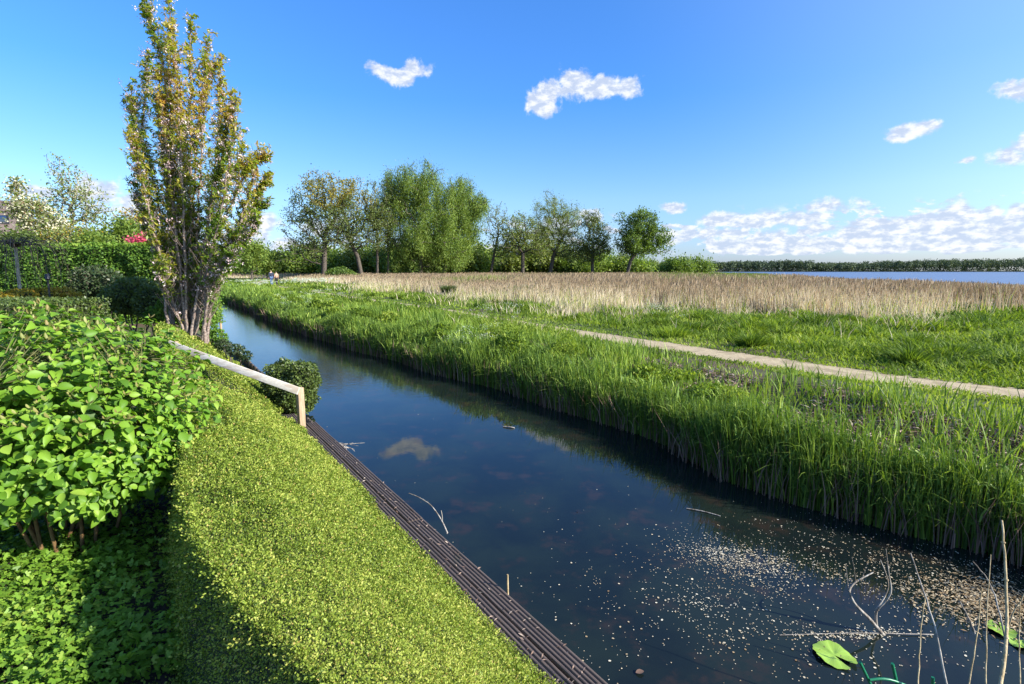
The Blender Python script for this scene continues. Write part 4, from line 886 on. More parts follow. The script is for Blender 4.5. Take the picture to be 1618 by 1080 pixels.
# weeping bare tree on the left
y_ = 14.6; b0 = D(26, 470, y_); b0[2] = .7
th = thing('weeping_tree', 'small weeping tree with pale trunk and thin drooping twigs before the hedge', 'tree', tuple(b0))
tm = MB(); top = D(24, 388, y_); tube(tm, [b0, (b0 + top) / 2 + np.array((.05, 0, 0)), top], [.05, .042, .038], 8)
tw = MB(); 
for k in range(80):
    a = rng.random() * 6.28; reach = rng.uniform(.25, 1.35); hp = rng.uniform(.05, .32); dr = rng.uniform(.15, 1.0) ** 1.3 * 1.7
    e = top + np.array((math.cos(a) * reach, math.sin(a) * reach, 0)); pts_ = [top, top + np.array((math.cos(a) * reach * .45, math.sin(a) * reach * .45, hp)), e + np.array((0, 0, hp * .4)), e + np.array((math.cos(a) * .1, math.sin(a) * .1, -dr * .5)), e + np.array((math.cos(a) * .08 + rng.normal(0, .1), math.sin(a) * .08, -dr))]
    pts_ = np.array(pts_); tt = np.linspace(0, 4, 11); pp = np.column_stack([np.interp(tt, range(5), pts_[:, q]) for q in range(3)]); pp[1:-1] = (pp[:-2] + 2 * pp[1:-1] + pp[2:]) / 4; pp += rng.normal(0, .03, pp.shape); pp[:, 2] = np.maximum(pp[:, 2], .8)
    tube(tw, pp, np.linspace(.018 if k < 14 else .006, .003, 11), 4, cap=False)
tm.build('trunk', MT['pbark'], th, smooth=True); tw.build('branches', MT['bark'], th, smooth=True)
mb = MB(); n = 1800; a = rng.random(n) * 6.28; rr = rng.random(n) ** .5 * 1.5; p = np.stack((top[0] + rr * np.cos(a), top[1] + rr * np.sin(a), top[2] + .25 - rng.random(n) ** 1.5 * 1.6), 1)
scat(mb, RN, p, nrm(rdir(n) + np.array((0, 0, -.6))), rdir(n), rng.uniform(.03, .06, n), rng.random(n)); mb.build('foliage', [MT['palewil']], th)

# trees behind the hedge
y = 26
tree('budding_tree', 'open branching tree with small new leaves rising behind the tall hedge', 'tree', foot(115, y), [lobe(105, 285, y, 32, 38, 26), lobe(130, 320, y, 40, 36, 26), lobe(80, 335, y, 32, 30, 24), lobe(155, 345, y, 26, 30, 20)], 620, 2600, .11, ['palewil'], trunk_top=tuple(D(110, 370, y)), trunk_r=.13, seed=41, spread=.12, minr=.008, bark='pbark', leafz=.5, bf=.22)
y = 24
tree('blossoming_tree', 'arching tree covered in cream white blossom behind the left end of the hedge', 'tree', foot(70, y), [lobe(40, 325, y, 34, 18, 24), lobe(70, 355, y, 40, 22, 24), lobe(95, 375, y, 34, 18, 20), lobe(30, 295, y, 16, 14, 12)], 420, 6500, .12, ['cream', 'palewil'], trunk_top=tuple(D(75, 385, y)), trunk_r=.11, seed=42, spread=.13, minr=.008, bark='ybark', frac2=lambda lp, cl, r0: r0.random(len(lp)) < .5, bf=.2)
y = 23
tree('arching_shrub', 'yellowish bare shrub with arching stems above the middle of the hedge', 'shrub', foot(105, y), [lobe(85, 380, y, 36, 16, 18), lobe(130, 375, y, 30, 20, 18)], 330, 2500, .10, ['gold', 'palewil'], trunk_top=tuple(D(105, 396, y)), trunk_r=.08, seed=43, spread=.14, minr=.008, bark='pbark', frac2=lambda lp, cl, r0: r0.random(len(lp)) < .65, bf=.1)
tree('green_tree', 'small yellow green tree just left of the pink blossoms behind the hedge', 'tree', foot(196, 25), [lobe(198, 365, 25, 18, 18), lobe(170, 378, 25, 18, 12), lobe(215, 380, 25, 16, 12)], 200, 5200, .13, ['willow'], trunk_top=tuple(D(197, 392, 25)), trunk_r=.09, seed=44, spread=.18, minr=.008)
tree('bare_tree', 'nearly leafless twiggy tree behind the cherry with upright grey twigs', 'tree', foot(215, 29), [lobe(205, 350, 29, 24, 24), lobe(228, 345, 29, 20, 26)], 380, 900, .12, ['gold'], trunk_top=tuple(D(214, 385, 29)), trunk_r=.12, seed=45, spread=.12, minr=.010, bark='pbark', bf=.2)
tree('flowering_shrub', 'pinkish red blossoming shrub peeping over the tall hedge', 'shrub', foot(222, 21), [lobe(222, 385, 21, 18, 7), lobe(230, 381, 21, 10, 5)], 120, 2200, .10, ['pink'], trunk_top=tuple(D(222, 395, 21)), trunk_r=.05, seed=46, spread=.10, minr=.008)
for i, (px, py, hw, hh, y) in enumerate(((25, 385, 34, 14, 22), (150, 385, 22, 12, 22), (265, 388, 26, 20, 24))):
    tree('leafy_shrub', ['mixed green shrub behind the weeping tree, above the hedge', 'low green shrub over the middle of the hedge top', 'green shrub showing through the lower cherry stems'][i], 'shrub', foot(px, y), [lobe(px, py, y, hw, hh)], 140, 3200, .13, [['shrubleaf', 'willow', 'shrubleaf'][i]], trunk_top=tuple(D(px, py + 6, y)), trunk_r=.07, seed=50 + i, spread=.18, minr=.008)

# house beyond the garden
hx, hy = D(52, 372, 35)[0], 35.; ze = D(52, 373, 35)[2]; zr = D(40, 322, 39)[2]
th = thing('house', 'house with brown tiled roof, skylight and white fascia behind the blossoming tree', 'house', (hx, hy, .7))
mb = MB(); box(mb, (hx - 6.2, hy + 4, (ze + .7) / 2 - .1), (12, 7.6, ze - .9)); mb.build('wall', MT['white'], th)
rf = MB(); V = [(hx - 13, hy - .35, ze), (hx + .15, hy - .35, ze), (hx - .35, hy + 4, zr), (hx - 13, hy + 4, zr), (hx + .15, hy + 8.3, ze), (hx - 13, hy + 8.3, ze)]
V2 = [(a, b_, c_ - .18) for a, b_, c_ in V]
rf.add(V + V2, [(0, 1, 2, 3), (3, 2, 4, 5), (7, 6, 9, 8), (8, 9, 11, 10), (6, 7, 1, 0), (10, 11, 5, 4), (6, 0, 3, 9), (9, 3, 5, 11), (7, 8, 2, 1), (8, 10, 4, 2)])
rfo = rf.build('roof', MT['tiles'], None, loc=(hx, hy, ze)); rfo.parent = th; rfo.location = Vector((0, 0, ze - .7))
mb = MB(); box(mb, (hx - 6.4, hy - .42, ze - .12), (13.2, .1, .26)); mb.build('fascia', MT['white'], th)
mb = MB(); sl = math.atan2(zr - ze, 4.35); M3 = np.array(((1, 0, 0), (0, math.cos(sl), -math.sin(sl)), (0, math.sin(sl), math.cos(sl))))
cw = np.array((hx - 1.7, 36.4, 0)); kz = ze + (36.4 - hy + .35) * math.tan(sl); cw[2] = kz + .04
box(mb, cw, (1.25, 1.1, .12), M3=M3); wf = mb.build('skylight', MT['black'], th)
mb = MB(); box(mb, cw + np.array((0, -.05, .06)), (1.0, .85, .06), M3=M3); g_ = mb.build('pane', MT['glass'], None); g_.parent = wf

th.rotation_euler = (0, 0, R(43))

# ---------------------------------------------------------------- broad leaved bush in the near left
th = thing('viburnum_bush', 'large bush with broad soft light green leaves in the near left corner', 'bush', (-2.95, 3.4, .61))
sm = MB(); lm = MB(); tips = []
bc = np.array((-3.12, 3.35, .60)); env = [((-3.2, 3.5, 1.52), (1.02, .95, .78)), ((-2.84, 3.3, 1.42), (.60, .60, .58)), ((-3.55, 3.1, 1.38), (.8, .7, .68))]
allp = []
for (c, r), k in zip(env, (1150, 650, 820)):
    d = rdir(k); rad = .68 + .34 * rng.random(k) ** .8; allp.append(np.array(c) + d * np.array(r) * rad[:, None])
allp = np.concatenate(allp); allp = allp[allp[:, 2] > .84 + .30 * (vnoise(allp[:, 0] * 2, allp[:, 1] * 2, 1.0, 77) * .5 + .5) * (allp[:, 1] < 3.6)]
mains = []
for k in range(16):
    a = k * 2.4; q = bc + np.array((math.cos(a) * .30 * ((k * .37) % 1), math.sin(a) * .26 * ((k * .37) % 1), 0)); e = np.array((-3.1, 3.4, 1.5)) + np.array((math.cos(a) * .55, math.sin(a) * .5, rng.uniform(-.1, .35)))
    mid = (q + e) / 2 + np.array((0, 0, .12)); pts_ = np.array([q, (q + mid) / 2 + rng.normal(0, .02, 3), mid, (mid + e) / 2 + rng.normal(0, .03, 3), e]); tube(sm, pts_, [.012, .011, .009, .008, .006], 7); mains.append(pts_)
MN = np.concatenate([np.column_stack([np.interp(np.linspace(1, 4, 12), range(5), m_[:, q]) for q in range(3)]) for m_ in mains])
TL = [bigleaf(.25, .16, .33), bigleaf(.45, .24, .31), bigleaf(.10, .12, .36)]; batches = [[[], [], [], [], []] for _ in range(3)]; ybatch = [[], [], [], []]
stems_bits = 0
for e in allp:
    j = np.argmin(((MN - e) ** 2).sum(1) + .25 * np.maximum(MN[:, 2] - e[2], 0)); s_ = MN[j]; d = e - s_; l_ = np.linalg.norm(d)
    if stems_bits < 700: tube(sm, [s_, (s_ + e) / 2 + np.array((0, 0, -.05 * l_)), e], [.005, .0035, .002], 4, 1, cap=False); stems_bits += 1
    o_ = nrm(np.array((e - np.array((-3.1, 3.4, 1.25)))))*.8 + np.array((0, 0, .45)); o_ = nrm(o_)
    # opposite leaf pairs down the shoot
    rot = rng.random() * 3.14
    for pr in range(rng.integers(2, 4)):
        pos = e - o_ * .045 * pr + rng.normal(0, .006, 3); ref = np.cross(o_, np.array((.3, .2, .9))); ref = nrm(ref); ref2 = np.cross(o_, ref); a = rot + pr * 1.57
        for sgn in (1, -1):
            sd_ = (ref * math.cos(a) + ref2 * math.sin(a)) * sgn; yd = nrm(sd_ + o_ * rng.uniform(.05, .55) + np.array((0, 0, -.12))); T_ = rng.integers(0, 3)
            b_ = batches[T_]; b_[0].append(pos + yd * .012); b_[1].append(yd); b_[2].append(nrm(o_ * .8 + np.array((0.25, -.05, .55)) + rng.normal(0, .5, 3))); b_[3].append((.046 + .014 * pr) * rng.uniform(.5, 1.4)); b_[4].append(np.clip(.58 - .12 * pr + rng.normal(0, .26), 0, 1))
    if e[2] > 1.5 and rng.random() < .6:
        for sgn in (1, -1):
            ybatch[0].append(e); ybatch[1].append(nrm(o_ + ref * .35 * sgn)); ybatch[2].append(ref * sgn); ybatch[3].append(rng.uniform(.028, .05))
for T_, b_ in zip(TL, batches): scat(lm, T_, np.array(b_[0]), np.array(b_[1]), np.array(b_[2]), np.array(b_[3]), np.array(b_[4]))
scat(lm, bigleaf(-.2, .2, .2), np.array(ybatch[0]), np.array(ybatch[1]), np.array(ybatch[2]), np.array(ybatch[3]), rng.random(len(ybatch[0])), 1)
sm.build('stems', [MT['ybark'], MT['gtwig']], th, smooth=True); lm.build('foliage', [MT['vib'], MT['vibtip']], th, smooth=True)

# ---------------------------------------------------------------- creeping ground cover in the near left corner and soil
mb = MB(); n0 = 95000; x = rng.uniform(-5.2, -.7, n0); y = rng.uniform(1.2, 5.5, n0); rel = (np.stack((x, y), 1) - DI) @ NL
soilm = sstep(np.hypot((x + 1.42) / .36, (y - 1.93) / .2), .75, 1.15)
k = (rel > 1.65) & (rng.random(n0) < soilm * (1 - .8 * (1 - sstep(rel, 1.75, 2.15)) * sstep(y, 2.1, 2.5)) * (.6 + .4 * sstep(vnoise(x, y, 2.2, 40), -.5, .1))); x, y = x[k], y[k]; n = len(x)  # plants thinned along the hedge foot so bare dark soil deepens the shaded gap
hh = .05 + .12 * (vnoise(x, y, 1.8, 41) * .5 + .5) + .05 * vnoise(x, y, 6, 43); z = hgt(x, y) + hh * rng.uniform(.25, 1.1, n)
scat(mb, lobed(), np.stack((x, y, z), 1), nrm(rdir(n) * np.array((1, 1, .3))), nrm(np.array((.25, 0, 1)) + rng.normal(0, .5, (n, 3))), rng.uniform(.016, .034, n), np.clip(.5 + .2 * vnoise(x, y, 1.4, 42) + rng.normal(0, .2, n), 0, 1))
tag(mb.build('creeping_plants', [MT['cover']]), 'low leafy ground cover below the broad leaved bush', 'ground cover', kind='stuff')
gx, gy = np.meshgrid(np.linspace(-5.5, -.4, 60), np.linspace(.4, 5.6, 60), indexing='ij'); ix = np.arange(3600).reshape(60, 60); F = np.stack((ix[:-1, :-1], ix[1:, :-1], ix[1:, 1:], ix[:-1, 1:]), -1).reshape(-1, 4)
ok = ((np.stack((gx, gy), -1) - DI) @ NL > 1.45).ravel(); F = F[ok[F].all(1)]
tag(MB().add(np.stack((gx, gy, hgt(gx, gy) + .008), -1).reshape(-1, 3), F).build('garden_soil', MT['soil']), 'bare dark soil of the garden bed', 'ground', kind='structure')
# low hedge-foot fringe of grass blades along the plank edging
# ---------------------------------------------------------------- things on the water
mb = MB(); P_ = []
def clust(px, py, sx, sy, n):
    q = G(px, py, 0); a = rng.normal(0, 1, (n, 2)); P_.append(np.column_stack((q[0] + a[:, 0] * sx + a[:, 1] * -.12, q[1] + a[:, 1] * sy + a[:, 0] * .03)))
clust(1150, 890, .30, .22, 900); clust(1080, 940, .45, .25, 500); clust(1180, 885, .24, .18, 800); clust(1270, 900, .34, .16, 800); clust(1120, 860, .13, .14, 300); clust(1400, 880, .45, .25, 900); clust(1480, 940, .28, .2, 800); clust(1560, 960, .22, .18, 1300); clust(1150, 960, .5, .3, 550)
clust(1300, 850, .45, .35, 420); clust(1250, 1010, .55, .2, 420); clust(1000, 960, .6, .3, 170); clust(1350, 1003, .18, .02, 500); clust(820, 830, 1.2, .9, 110); clust(900, 1040, .35, .12, 70); clust(1560, 900, .3, .12, 600); clust(1450, 1040, .5, .08, 160); clust(780, 700, 1.5, 1.3, 70)
P_ = np.concatenate(P_); k = (P_[:, 0] < xR(P_[:, 1]) - .06) & (P_[:, 0] > xL(P_[:, 1]) + .06) & (rng.random(len(P_)) < .35 + .65 * sstep(vnoise(P_[:, 0], P_[:, 1], 7, 51) + .6 * vnoise(P_[:, 0], P_[:, 1], 17, 52), -.2, .5)); P_ = P_[k]; n = len(P_)
HX = (np.array([(math.cos(a) * .5, math.sin(a) * .5 * .8, 0) for a in np.arange(7) * 2 * math.pi / 7]), np.array([range(7)]))
sz = np.where(rng.random(n) < .12, rng.uniform(.013, .020, n), rng.uniform(.004, .0105, n))
var = np.clip(.62 + .28 * vnoise(P_[:, 0], P_[:, 1], 2.3, 50) + rng.normal(0, .22, n), 0, 1)
scat(mb, HX, np.column_stack((P_, rng.uniform(.002, .006, n))), np.column_stack((rng.normal(size=(n, 2)), rng.normal(0, .05, n))), np.array((0, 0, 1.)) + rng.normal(0, .06, (n, 3)), sz, var)
tag(mb.build('floating_petals', [MT['petal']]), 'pale fallen petals and flakes drifting on the near water', 'petals', kind='stuff')
# mat of straw and debris in the near right corner
mb = MB(); n = 2600; q = G(1570, 955, 0); P_ = np.column_stack((q[0] + rng.normal(0, .26, n), q[1] + rng.normal(.02, .17, n))); P_ = P_[P_[:, 0] < xR(P_[:, 1]) + .1]; n = len(P_)
d = rdir(n); d[:, 2] *= .06; scat(mb, RN, np.column_stack((P_, rng.uniform(.004, .02, n))), d, nrm(np.array((0, 0, 1.)) + rng.normal(0, .3, (n, 3))), rng.uniform(.012, .06, n) * .8, rng.random(n) * .6)
tag(mb.build('straw_debris', [MT['petal']]), 'tangle of floating straw in the near right corner of the water', 'debris', kind='stuff')

def lily(px, py, r_, rot, label):
    q = G(px, py, 0); th_ = thing('lily_pad', label, 'lily pad', (q[0], q[1], .006), 'lily pads on the canal')
    mb = MB(); n_ = 44; V = [(0, 0, .004)]; 
    for ring in (.35, .7, 1.0):
        for k in range(n_):
            a = R(14) + k / (n_ - 1) * R(332); e = 1 + .03 * math.sin(k * 1.7) + .02 * math.sin(k * .6); z = .004 + (.010 * math.sin(a * 3 + 1) if ring == 1 else .003 * math.sin(a * 5)) + .006 * ring
            rr = r_ * ring * e; V.append((rr * math.cos(a), rr * math.sin(a) * .92, z))
    F3 = [(0, 1 + k, 2 + k) for k in range(n_ - 1)]; F4 = [(1 + (g_) * n_ + k, 1 + (g_ + 1) * n_ + k, 2 + (g_ + 1) * n_ + k, 2 + g_ * n_ + k) for g_ in range(2) for k in range(n_ - 1)]
    V = np.array(V); cz, sz_ = math.cos(rot), math.sin(rot); V = np.column_stack((V[:, 0] * cz - V[:, 1] * sz_, V[:, 0] * sz_ + V[:, 1] * cz, V[:, 2]))
    mb.add(V, F3); mb.add(V, F4); o = mb.build('pad', MT['lily'], None, smooth=True); o.parent = th_
    return th_
m, t, b = newmat('lily_pad'); MT['lily'] = m
co = N(t, 'ShaderNodeTexCoord').outputs['Object']; sp_ = N(t, 'ShaderNodeSeparateXYZ'); L(t, co, sp_.inputs[0])
an = M(t, 'ARCTAN2', sp_.outputs[1], sp_.outputs[0]); vein = M(t, 'ABSOLUTE', M(t, 'SINE', M(t, 'MULTIPLY', an, 9.0)))
nn1 = noise(t, co, 14, 5); c_ = mixc(t, nn1.outputs[0], (.16, .30, .03), (.30, .42, .06)); c_ = mixc(t, SM(t, vein, .12, .0), c_, (.36, .48, .12)); c_ = mixc(t, SM(t, noise(t, co, 38, 3).outputs[0], .66, .72), c_, (.12, .09, .03))
L(t, c_, b.inputs['Base Color']); b.inputs['Roughness'].default_value = .35
lily(1318, 1037, .125, -1.1, 'big round bright green lily pad floating near the dead branch')
lily(1582, 997, .085, 1.2, 'small yellow green lily pad among the straw by the tall reed stalk')
lily(1612, 1020, .06, 2.0, 'lily pad half cut off by the right edge, beside the smaller pad')

def spline(pts_, n_): 
    pts_ = np.array(pts_, float); tt = np.linspace(0, len(pts_) - 1, n_); p = np.column_stack([np.interp(tt, range(len(pts_)), pts_[:, q]) for q in range(3)])
    for _ in range(2): p[1:-1] = (p[:-2] + 2 * p[1:-1] + p[2:]) / 4
    return p
# dead branch standing out of the water
th = thing('dead_branch', 'forked bleached dead branch rising from the water above the big lily pad', 'branch', tuple(G(1397, 1003, 0)) + (0,))
yb = 3.25; mb = MB()
tube(mb, spline([D(1400, 1008, yb - .02), D(1385, 990, yb), D(1372, 975, yb), D(1350, 955, yb + .03), D(1340, 932, yb + .06), D(1352, 918, yb + .09), D(1380, 904, yb + .12)], 22), np.linspace(.013, .004, 22), 7)
tube(mb, spline([D(1385, 990, yb), D(1383, 965, yb), D(1398, 952, yb - .02), D(1410, 935, yb - .03), D(1404, 905, yb - .04), D(1400, 868, yb - .05)], 20), np.linspace(.009, .0025, 20), 6)
tube(mb, spline([D(1383, 965, yb), D(1397, 945, yb + .02), D(1406, 925, yb + .03), D(1398, 900, yb + .04), D(1391, 884, yb + .05)], 14), np.linspace(.006, .002, 14), 5)
for (a1, b1, a2, b2) in ((1340, 932, 1336, 890), (1352, 918, 1346, 880), (1362, 912, 1370, 890)): tube(mb, spline([D(a1, b1, yb + .07), D((a1 + a2) / 2 + 1, (b1 + b2) / 2, yb + .07), D(a2, b2, yb + .08)], 6), np.linspace(.003, .0012, 6), 4)
mb.build('wood', MT['twig'], th, smooth=True)
# floating stick
mb = MB(); p0, p1 = G(1232, 1003, .006), G(1475, 1003, .006); tube(mb, spline([(p0[0], p0[1], .006), ((p0[0] + p1[0]) / 2, (p0[1] + p1[1]) / 2 + .02, .008), (p1[0], p1[1], .01)], 12), np.linspace(.002, .0035, 12), 6)
tag(mb.build('floating_stick', MT['twig']), 'long thin stick floating across the foot of the dead branch', 'stick')
p0, p1 = G(1085, 803, .006), G(1138, 815, .006); mb = MB(); tube(mb, spline([(p0[0], p0[1], .006), ((p0[0] + p1[0]) / 2, (p0[1] + p1[1]) / 2 + .02, .01), (p1[0], p1[1], .006)], 8), np.full(8, .006), 5); tag(mb.build('floating_stick', MT['twig']), 'short pale stick floating in front of the reeds reflections', 'stick')
p0, p1 = G(795, 674, .006), G(813, 676, .006); mb = MB(); tube(mb, spline([(p0[0], p0[1], .006), ((p0[0] + p1[0]) / 2, (p0[1] + p1[1]) / 2, .02), (p1[0], p1[1], .006)], 8), np.full(8, .011), 5); tag(mb.build('floating_stick', MT['twig']), 'tiny whitish stick afloat in mid canal near the reflected cloud', 'stick')
# tall dry stalks in the near right corner (rooted in the near bank below the frame)
STK = [([(1578, 1100, 1.75), (1592, 1000, 1.9), (1590, 900, 2.0), (1584, 822, 2.1)], .0068, 'thickest tall straw coloured reed stalk in the right corner'),
       ([(1500, 1100, 1.9), (1480, 1000, 2.0), (1462, 940, 2.1), (1438, 873, 2.2)], .0042, 'pale grey stalk leaning left between the dead branch and the thick reed'),
       ([(1450, 1100, 1.8), (1454, 1000, 1.9), (1462, 940, 1.95)], .003, 'thin straight reed stalk nearest the green wire fence'),
       ([(1528, 1100, 1.9), (1545, 1000, 2.0), (1550, 930, 2.05)], .0032, 'short fine reed stalk left of the thin dark one'),
       ([(1557, 1100, 1.85), (1559, 1000, 1.95), (1564, 875, 2.1)], .003, 'thin dark straight reed stalk left of the thickest one'),
       ([(1588, 1010, 2.4), (1577, 955, 2.45), (1563, 918, 2.5), (1537, 886, 2.55)], .004, 'whitish kinked stalk leaning to the left across the straw'),
       ([(1612, 1090, 1.9), (1610, 1000, 2.0), (1612, 950, 2.0)], .003, 'dark reed stalk close to the right edge'),
       ([(1540, 1000, 2.7), (1530, 975, 2.72), (1516, 950, 2.75)], .006, 'short broken grey stub leaning out of the floating straw'),
       ([(1590, 1000, 2.7), (1604, 960, 2.7), (1640, 905, 2.7)], .004, 'bent brown stalk leaning to the right above the straw'),
       ([(1370, 1100, 2.2), (1383, 1012, 2.9), (1400, 1006, 3.0)], .0001, '')]
for pts_, r_, lb in STK[:-1]:
    P3 = [D(a, b_, c_) for a, b_, c_ in pts_]; mb = MB(); p = spline(P3, 14); p += rng.normal(0, .0015, p.shape); tube(mb, p, np.linspace(r_, r_ * .55, 14), 7)
    if r_ > .006: 
        for i in (4, 8, 11): tube(mb, [p[i] - (p[i + 1] - p[i]) * .06, p[i] + (p[i + 1] - p[i]) * .06], [r_ * 1.25, r_ * 1.25], 7)
    tag(mb.build('reed_stalk', MT['drystem'] if 'grey' not in lb and 'whitish' not in lb else MT['twig'], loc=tuple(p[0]), smooth=True), lb, 'reed stalk', 'dry stalks in the near right corner')
# green wire edging
th = thing('wire_edging', 'dark green coated wire edging poking up at the bottom edge', 'garden edging', tuple(D(1385, 1090, 1.95)))
for (a, b_, c_, e_) in ((1359, 1046, 1385, 1100), (1410, 1048, 1422, 1100), (1474, 1070, 1474, 1110)):
    mb = MB(); tube(mb, spline([D(c_, e_, 1.95), D((a + c_) / 2, (b_ + e_) / 2, 1.95), D(a, b_, 1.95)], 8), np.full(8, .0062), 8); mb.build('rod', MT['greenmetal'], th, smooth=True)
mb = MB(); tube(mb, spline([D(1374, 1074, 1.94), D(1395, 1071, 1.94), D(1418, 1076, 1.94), D(1450, 1092, 1.94), D(1474, 1096, 1.94)], 12), np.full(12, .0055), 8); mb.build('crossbar', MT['greenmetal'], th, smooth=True)
# dried reed leaf lying over the plank edge
mb = MB(); p = spline([D(646, 779, 4.95), D(660, 784, 4.9), D(680, 796, 4.8), D(692, 812, 4.7), D(700, 826, 4.62), D(707, 842, 4.5)], 20); tube(mb, p, np.linspace(.004, .007, 20), 5); tube(mb, spline([D(699, 822, 4.64), D(699, 815, 4.64), D(697, 806, 4.64)], 5), np.full(5, .003), 4)
tag(mb.build('dry_reed_stalk', MT['twig'], smooth=True), 'curled pale reed stalk hooked over the outer plank edge', 'reed stalk')
mb = MB()
for k in range(9):
    c = at_deck(4.75 + .1 * k * .3, -.27, .14); e = c + np.array((rng.uniform(.05, .3), rng.uniform(-.12, .12), rng.uniform(-.08, .06))); tube(mb, spline([c, (c + e) / 2 + rng.normal(0, .02, 3), e], 6), np.linspace(.005, .002, 6), 4)
tag(mb.build('twig_bundle', MT['twig']), 'small tangle of bleached twigs caught at the plank edge near the handrail', 'twigs')
mb = MB(); q = at_deck(.95, -.30, 0); tube(mb, [(q[0], q[1], -.2), (q[0] + .002, q[1], .1), (q[0], q[1] + .004, .26)], [.009, .008, .007], 6); tag(mb.build('dry_reed_stalk', MT['drystem'], smooth=True), 'short upright broken reed stub against the plank edging', 'reed stalk')
# mooring stake in the water behind the cherry
q = G(349, 524, 0); mb = MB(); tube(mb, [(q[0], q[1], -.4), (q[0] + .02, q[1], .3), (q[0] - .02, q[1], .82)], [.05, .048, .042], 8); tag(mb.build('wooden_stake', MT['post'], smooth=True), 'thin weathered stake standing in the water right of the cherry', 'stake')
# wooden bank edging behind the bush
mb = MB(); 
for k in range(16):
    s_ = 8.2 + k * .42; c = at_deck(s_, -.24, .02); box(mb, c, (.40, .04, .34 + .05 * random.random()), rz=math.atan2(U[1], U[0]))
tag(mb.build('bank_edging', MT['deck']), 'dark worn boards holding the garden bank behind the round bush', 'bank edging')

# dry bits lying on the boards
mb = MB(); n = 260; s_ = rng.uniform(-.6, 6.3, n); w_ = rng.uniform(-.25, .05, n); P_ = DI[None] + U[None] * s_[:, None] + NL[None] * w_[:, None]; d = rdir(n); d[:, 2] *= .1
scat(mb, RN, np.column_stack((P_, np.full(n, .160))), d, nrm(np.array((0, 0, 1.)) + rng.normal(0, .25, (n, 3))), rng.uniform(.012, .05, n), rng.random(n))
tag(mb.build('leaf_litter', [MT['litter']]), 'dry leaf scraps scattered on the ribbed plank edging', 'litter', kind='stuff')
# leaf floating
mb = MB(); q = G(1012, 1063, .006); scat(mb, bigleaf(-.1, .12, .34), np.array([(q[0] - .03, q[1], .008)]), np.array([(1., .1, 0)]), np.array([(0, 0, 1.)]), .055, .2); tag(mb.build('fallen_leaf', MT['litter']), 'single reddish fallen leaf floating near the plank edging', 'leaf')

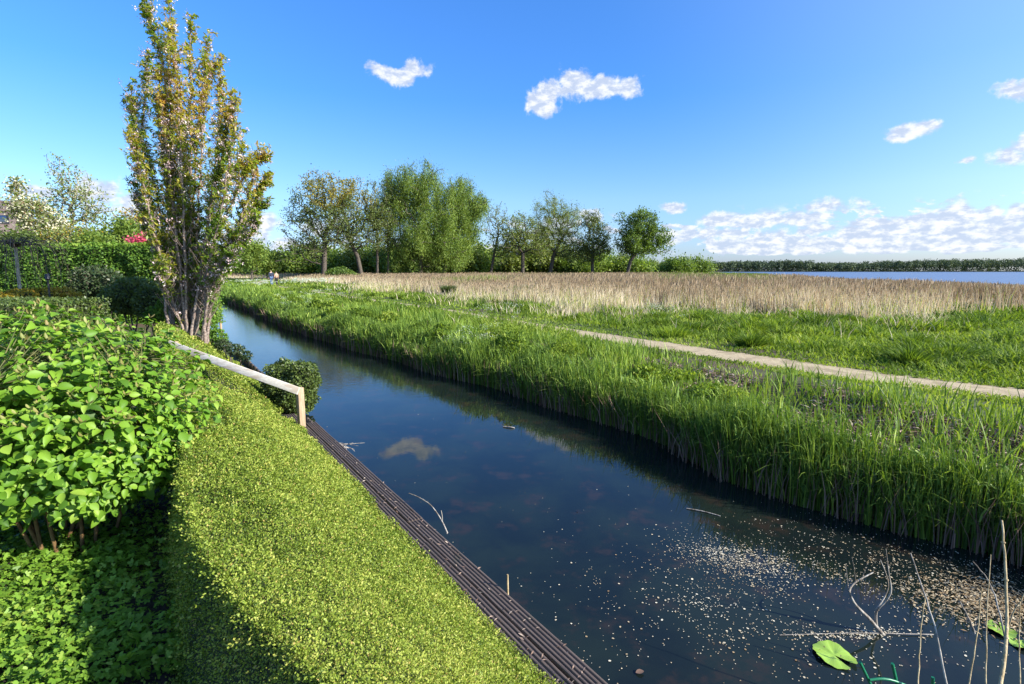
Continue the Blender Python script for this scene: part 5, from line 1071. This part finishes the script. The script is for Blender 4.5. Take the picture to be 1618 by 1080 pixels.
# ---------------------------------------------------------------- two walkers on the path
def figure(name, label, px, yq, jacket, trousers, hair_mat, hgtm, stride, wide=1.0):
    c = D(px, 450, yq); bx, by = c[0], yq; th_ = thing(name, label, 'person', (bx, by, .745)); k = hgtm / 1.78
    fw = nrm(np.array((-.62, .78, 0))); rt_ = np.array((fw[1], -fw[0], 0)); up = np.array((0, 0, 1.))
    def P(r_, f, u): return (rt_ * r_ * wide + fw * f + up * u) * k
    J = dict(pelvis=P(0, 0, .96), spine=P(0, .01, 1.15), chest=P(0, .0, 1.34), neck=P(0, .01, 1.50), head=P(0, .03, 1.60), crown=P(0, .03, 1.72),
             shR=P(.17, 0, 1.42), elR=P(.24, -.03, 1.14), wrR=P(.25, .08, .90), shL=P(-.17, 0, 1.42), elL=P(-.24, -.08, 1.14), wrL=P(-.25, -.03, .90),
             hpR=P(.09, 0, .92), knR=P(.10, stride * .45, .50), anR=P(.10, stride * .45 - .02, .09), toR=P(.11, stride * .45 + .14, .03),
             hpL=P(-.09, 0, .92), knL=P(-.10, -stride * .15, .50), anL=P(-.10, -stride * .6, .12), toL=P(-.11, -stride * .6 + .13, .03))
    E = [('pelvis', 'spine'), ('spine', 'chest'), ('chest', 'neck'), ('neck', 'head'), ('head', 'crown'), ('chest', 'shR'), ('shR', 'elR'), ('elR', 'wrR'), ('chest', 'shL'), ('shL', 'elL'), ('elL', 'wrL'),
         ('pelvis', 'hpR'), ('hpR', 'knR'), ('knR', 'anR'), ('anR', 'toR'), ('pelvis', 'hpL'), ('hpL', 'knL'), ('knL', 'anL'), ('anL', 'toL')]
    RD = dict(pelvis=.15, spine=.13, chest=.15, neck=.055, head=.085, crown=.07, shR=.06, elR=.042, wrR=.026, shL=.06, elL=.042, wrL=.026, hpR=.09, knR=.06, anR=.04, toR=.035, hpL=.09, knL=.06, anL=.04, toL=.035)
    def hand(side):
        wv = J['wr' + side]; sg_ = 1 if side == 'R' else -1
        J['pa' + side] = wv + P(0, .01, -.08); RD['pa' + side] = .028; E.append(('wr' + side, 'pa' + side))
        for f, (o_, l_) in enumerate(((-.030, .07), (-.010, .08), (.010, .076), (.030, .06))):
            a = f'f{side}{f}'; J[a] = J['pa' + side] + P(.004 * sg_, o_, -.025); J[a + 't'] = J[a] + P(-.012 * sg_, .012, -l_); RD[a] = .009; RD[a + 't'] = .008; E.append(('pa' + side, a)); E.append((a, a + 't'))
        a = 'th' + side; J[a] = wv + P(-.01 * sg_, .05, -.07); J[a + 't'] = J[a] + P(-.01 * sg_, .02, -.045); RD[a] = .010; RD[a + 't'] = .008; E.append(('wr' + side, a)); E.append((a, a + 't'))
    hand('R'); hand('L')
    def skin(nm, names, edges, mat, grow=0.0, parent=th_):
        me = bpy.data.meshes.new(nm); ix_ = {q: i for i, q in enumerate(names)}
        me.from_pydata([tuple(J[q]) for q in names], [(ix_[a], ix_[b_]) for a, b_ in edges], []); o = bpy.data.objects.new(nm, me); COL.objects.link(o)
        md = o.modifiers.new('skin', 'SKIN'); sv = me.skin_vertices[0].data
        for q in names: r_ = (RD[q] + grow) * k; sv[ix_[q]].radius = (r_, r_)
        sv[0].use_root = True; sb = o.modifiers.new('sub', 'SUBSURF'); sb.levels = 2; sb.render_levels = 2
        dg = bpy.context.evaluated_depsgraph_get(); m2 = bpy.data.meshes.new_from_object(o.evaluated_get(dg)); bpy.data.objects.remove(o)
        m2.materials.clear(); m2.materials.append(mat); 
        for pl in m2.polygons: pl.use_smooth = True
        o2 = bpy.data.objects.new(nm, m2); COL.objects.link(o2); o2.parent = parent; return o2
    names = list(J); skin('body', names, E, MT['skin'])
    js = ['spine', 'pelvis', 'chest', 'shR', 'elR', 'wrR', 'shL', 'elL', 'wrL']; skin('jacket', js, [('pelvis', 'spine'), ('spine', 'chest'), ('chest', 'shR'), ('shR', 'elR'), ('elR', 'wrR'), ('chest', 'shL'), ('shL', 'elL'), ('elL', 'wrL')], jacket, .022)
    ts_ = ['pelvis', 'hpR', 'knR', 'anR', 'hpL', 'knL', 'anL']; skin('trousers', ts_, [('pelvis', 'hpR'), ('hpR', 'knR'), ('knR', 'anR'), ('pelvis', 'hpL'), ('hpL', 'knL'), ('knL', 'anL')], trousers, .014)
    for s_ in 'RL': skin('shoe', ['an' + s_, 'to' + s_], [('an' + s_, 'to' + s_)], MT['dark'], .012)
    J['hc'] = J['head'] + P(0, -.02, .06); J['hb'] = J['head'] + P(0, -.06, .0); RD['hc'] = .085; RD['hb'] = .07; skin('hair', ['hc', 'hb'], [('hc', 'hb')], hair_mat, .004)
    return th_
figure('person', 'walker in dark blue jacket and blue jeans seen from behind on the path', 429.5, 61.0, MT['navy'], MT['jean'], MT['hair'], 1.84, .5, 1.1)
figure('person', 'walker in light brown top and dark trousers beside the one in dark blue', 437.5, 61.8, MT['tan'], MT['dark'], MT['hair'], 1.66, .4, .95)
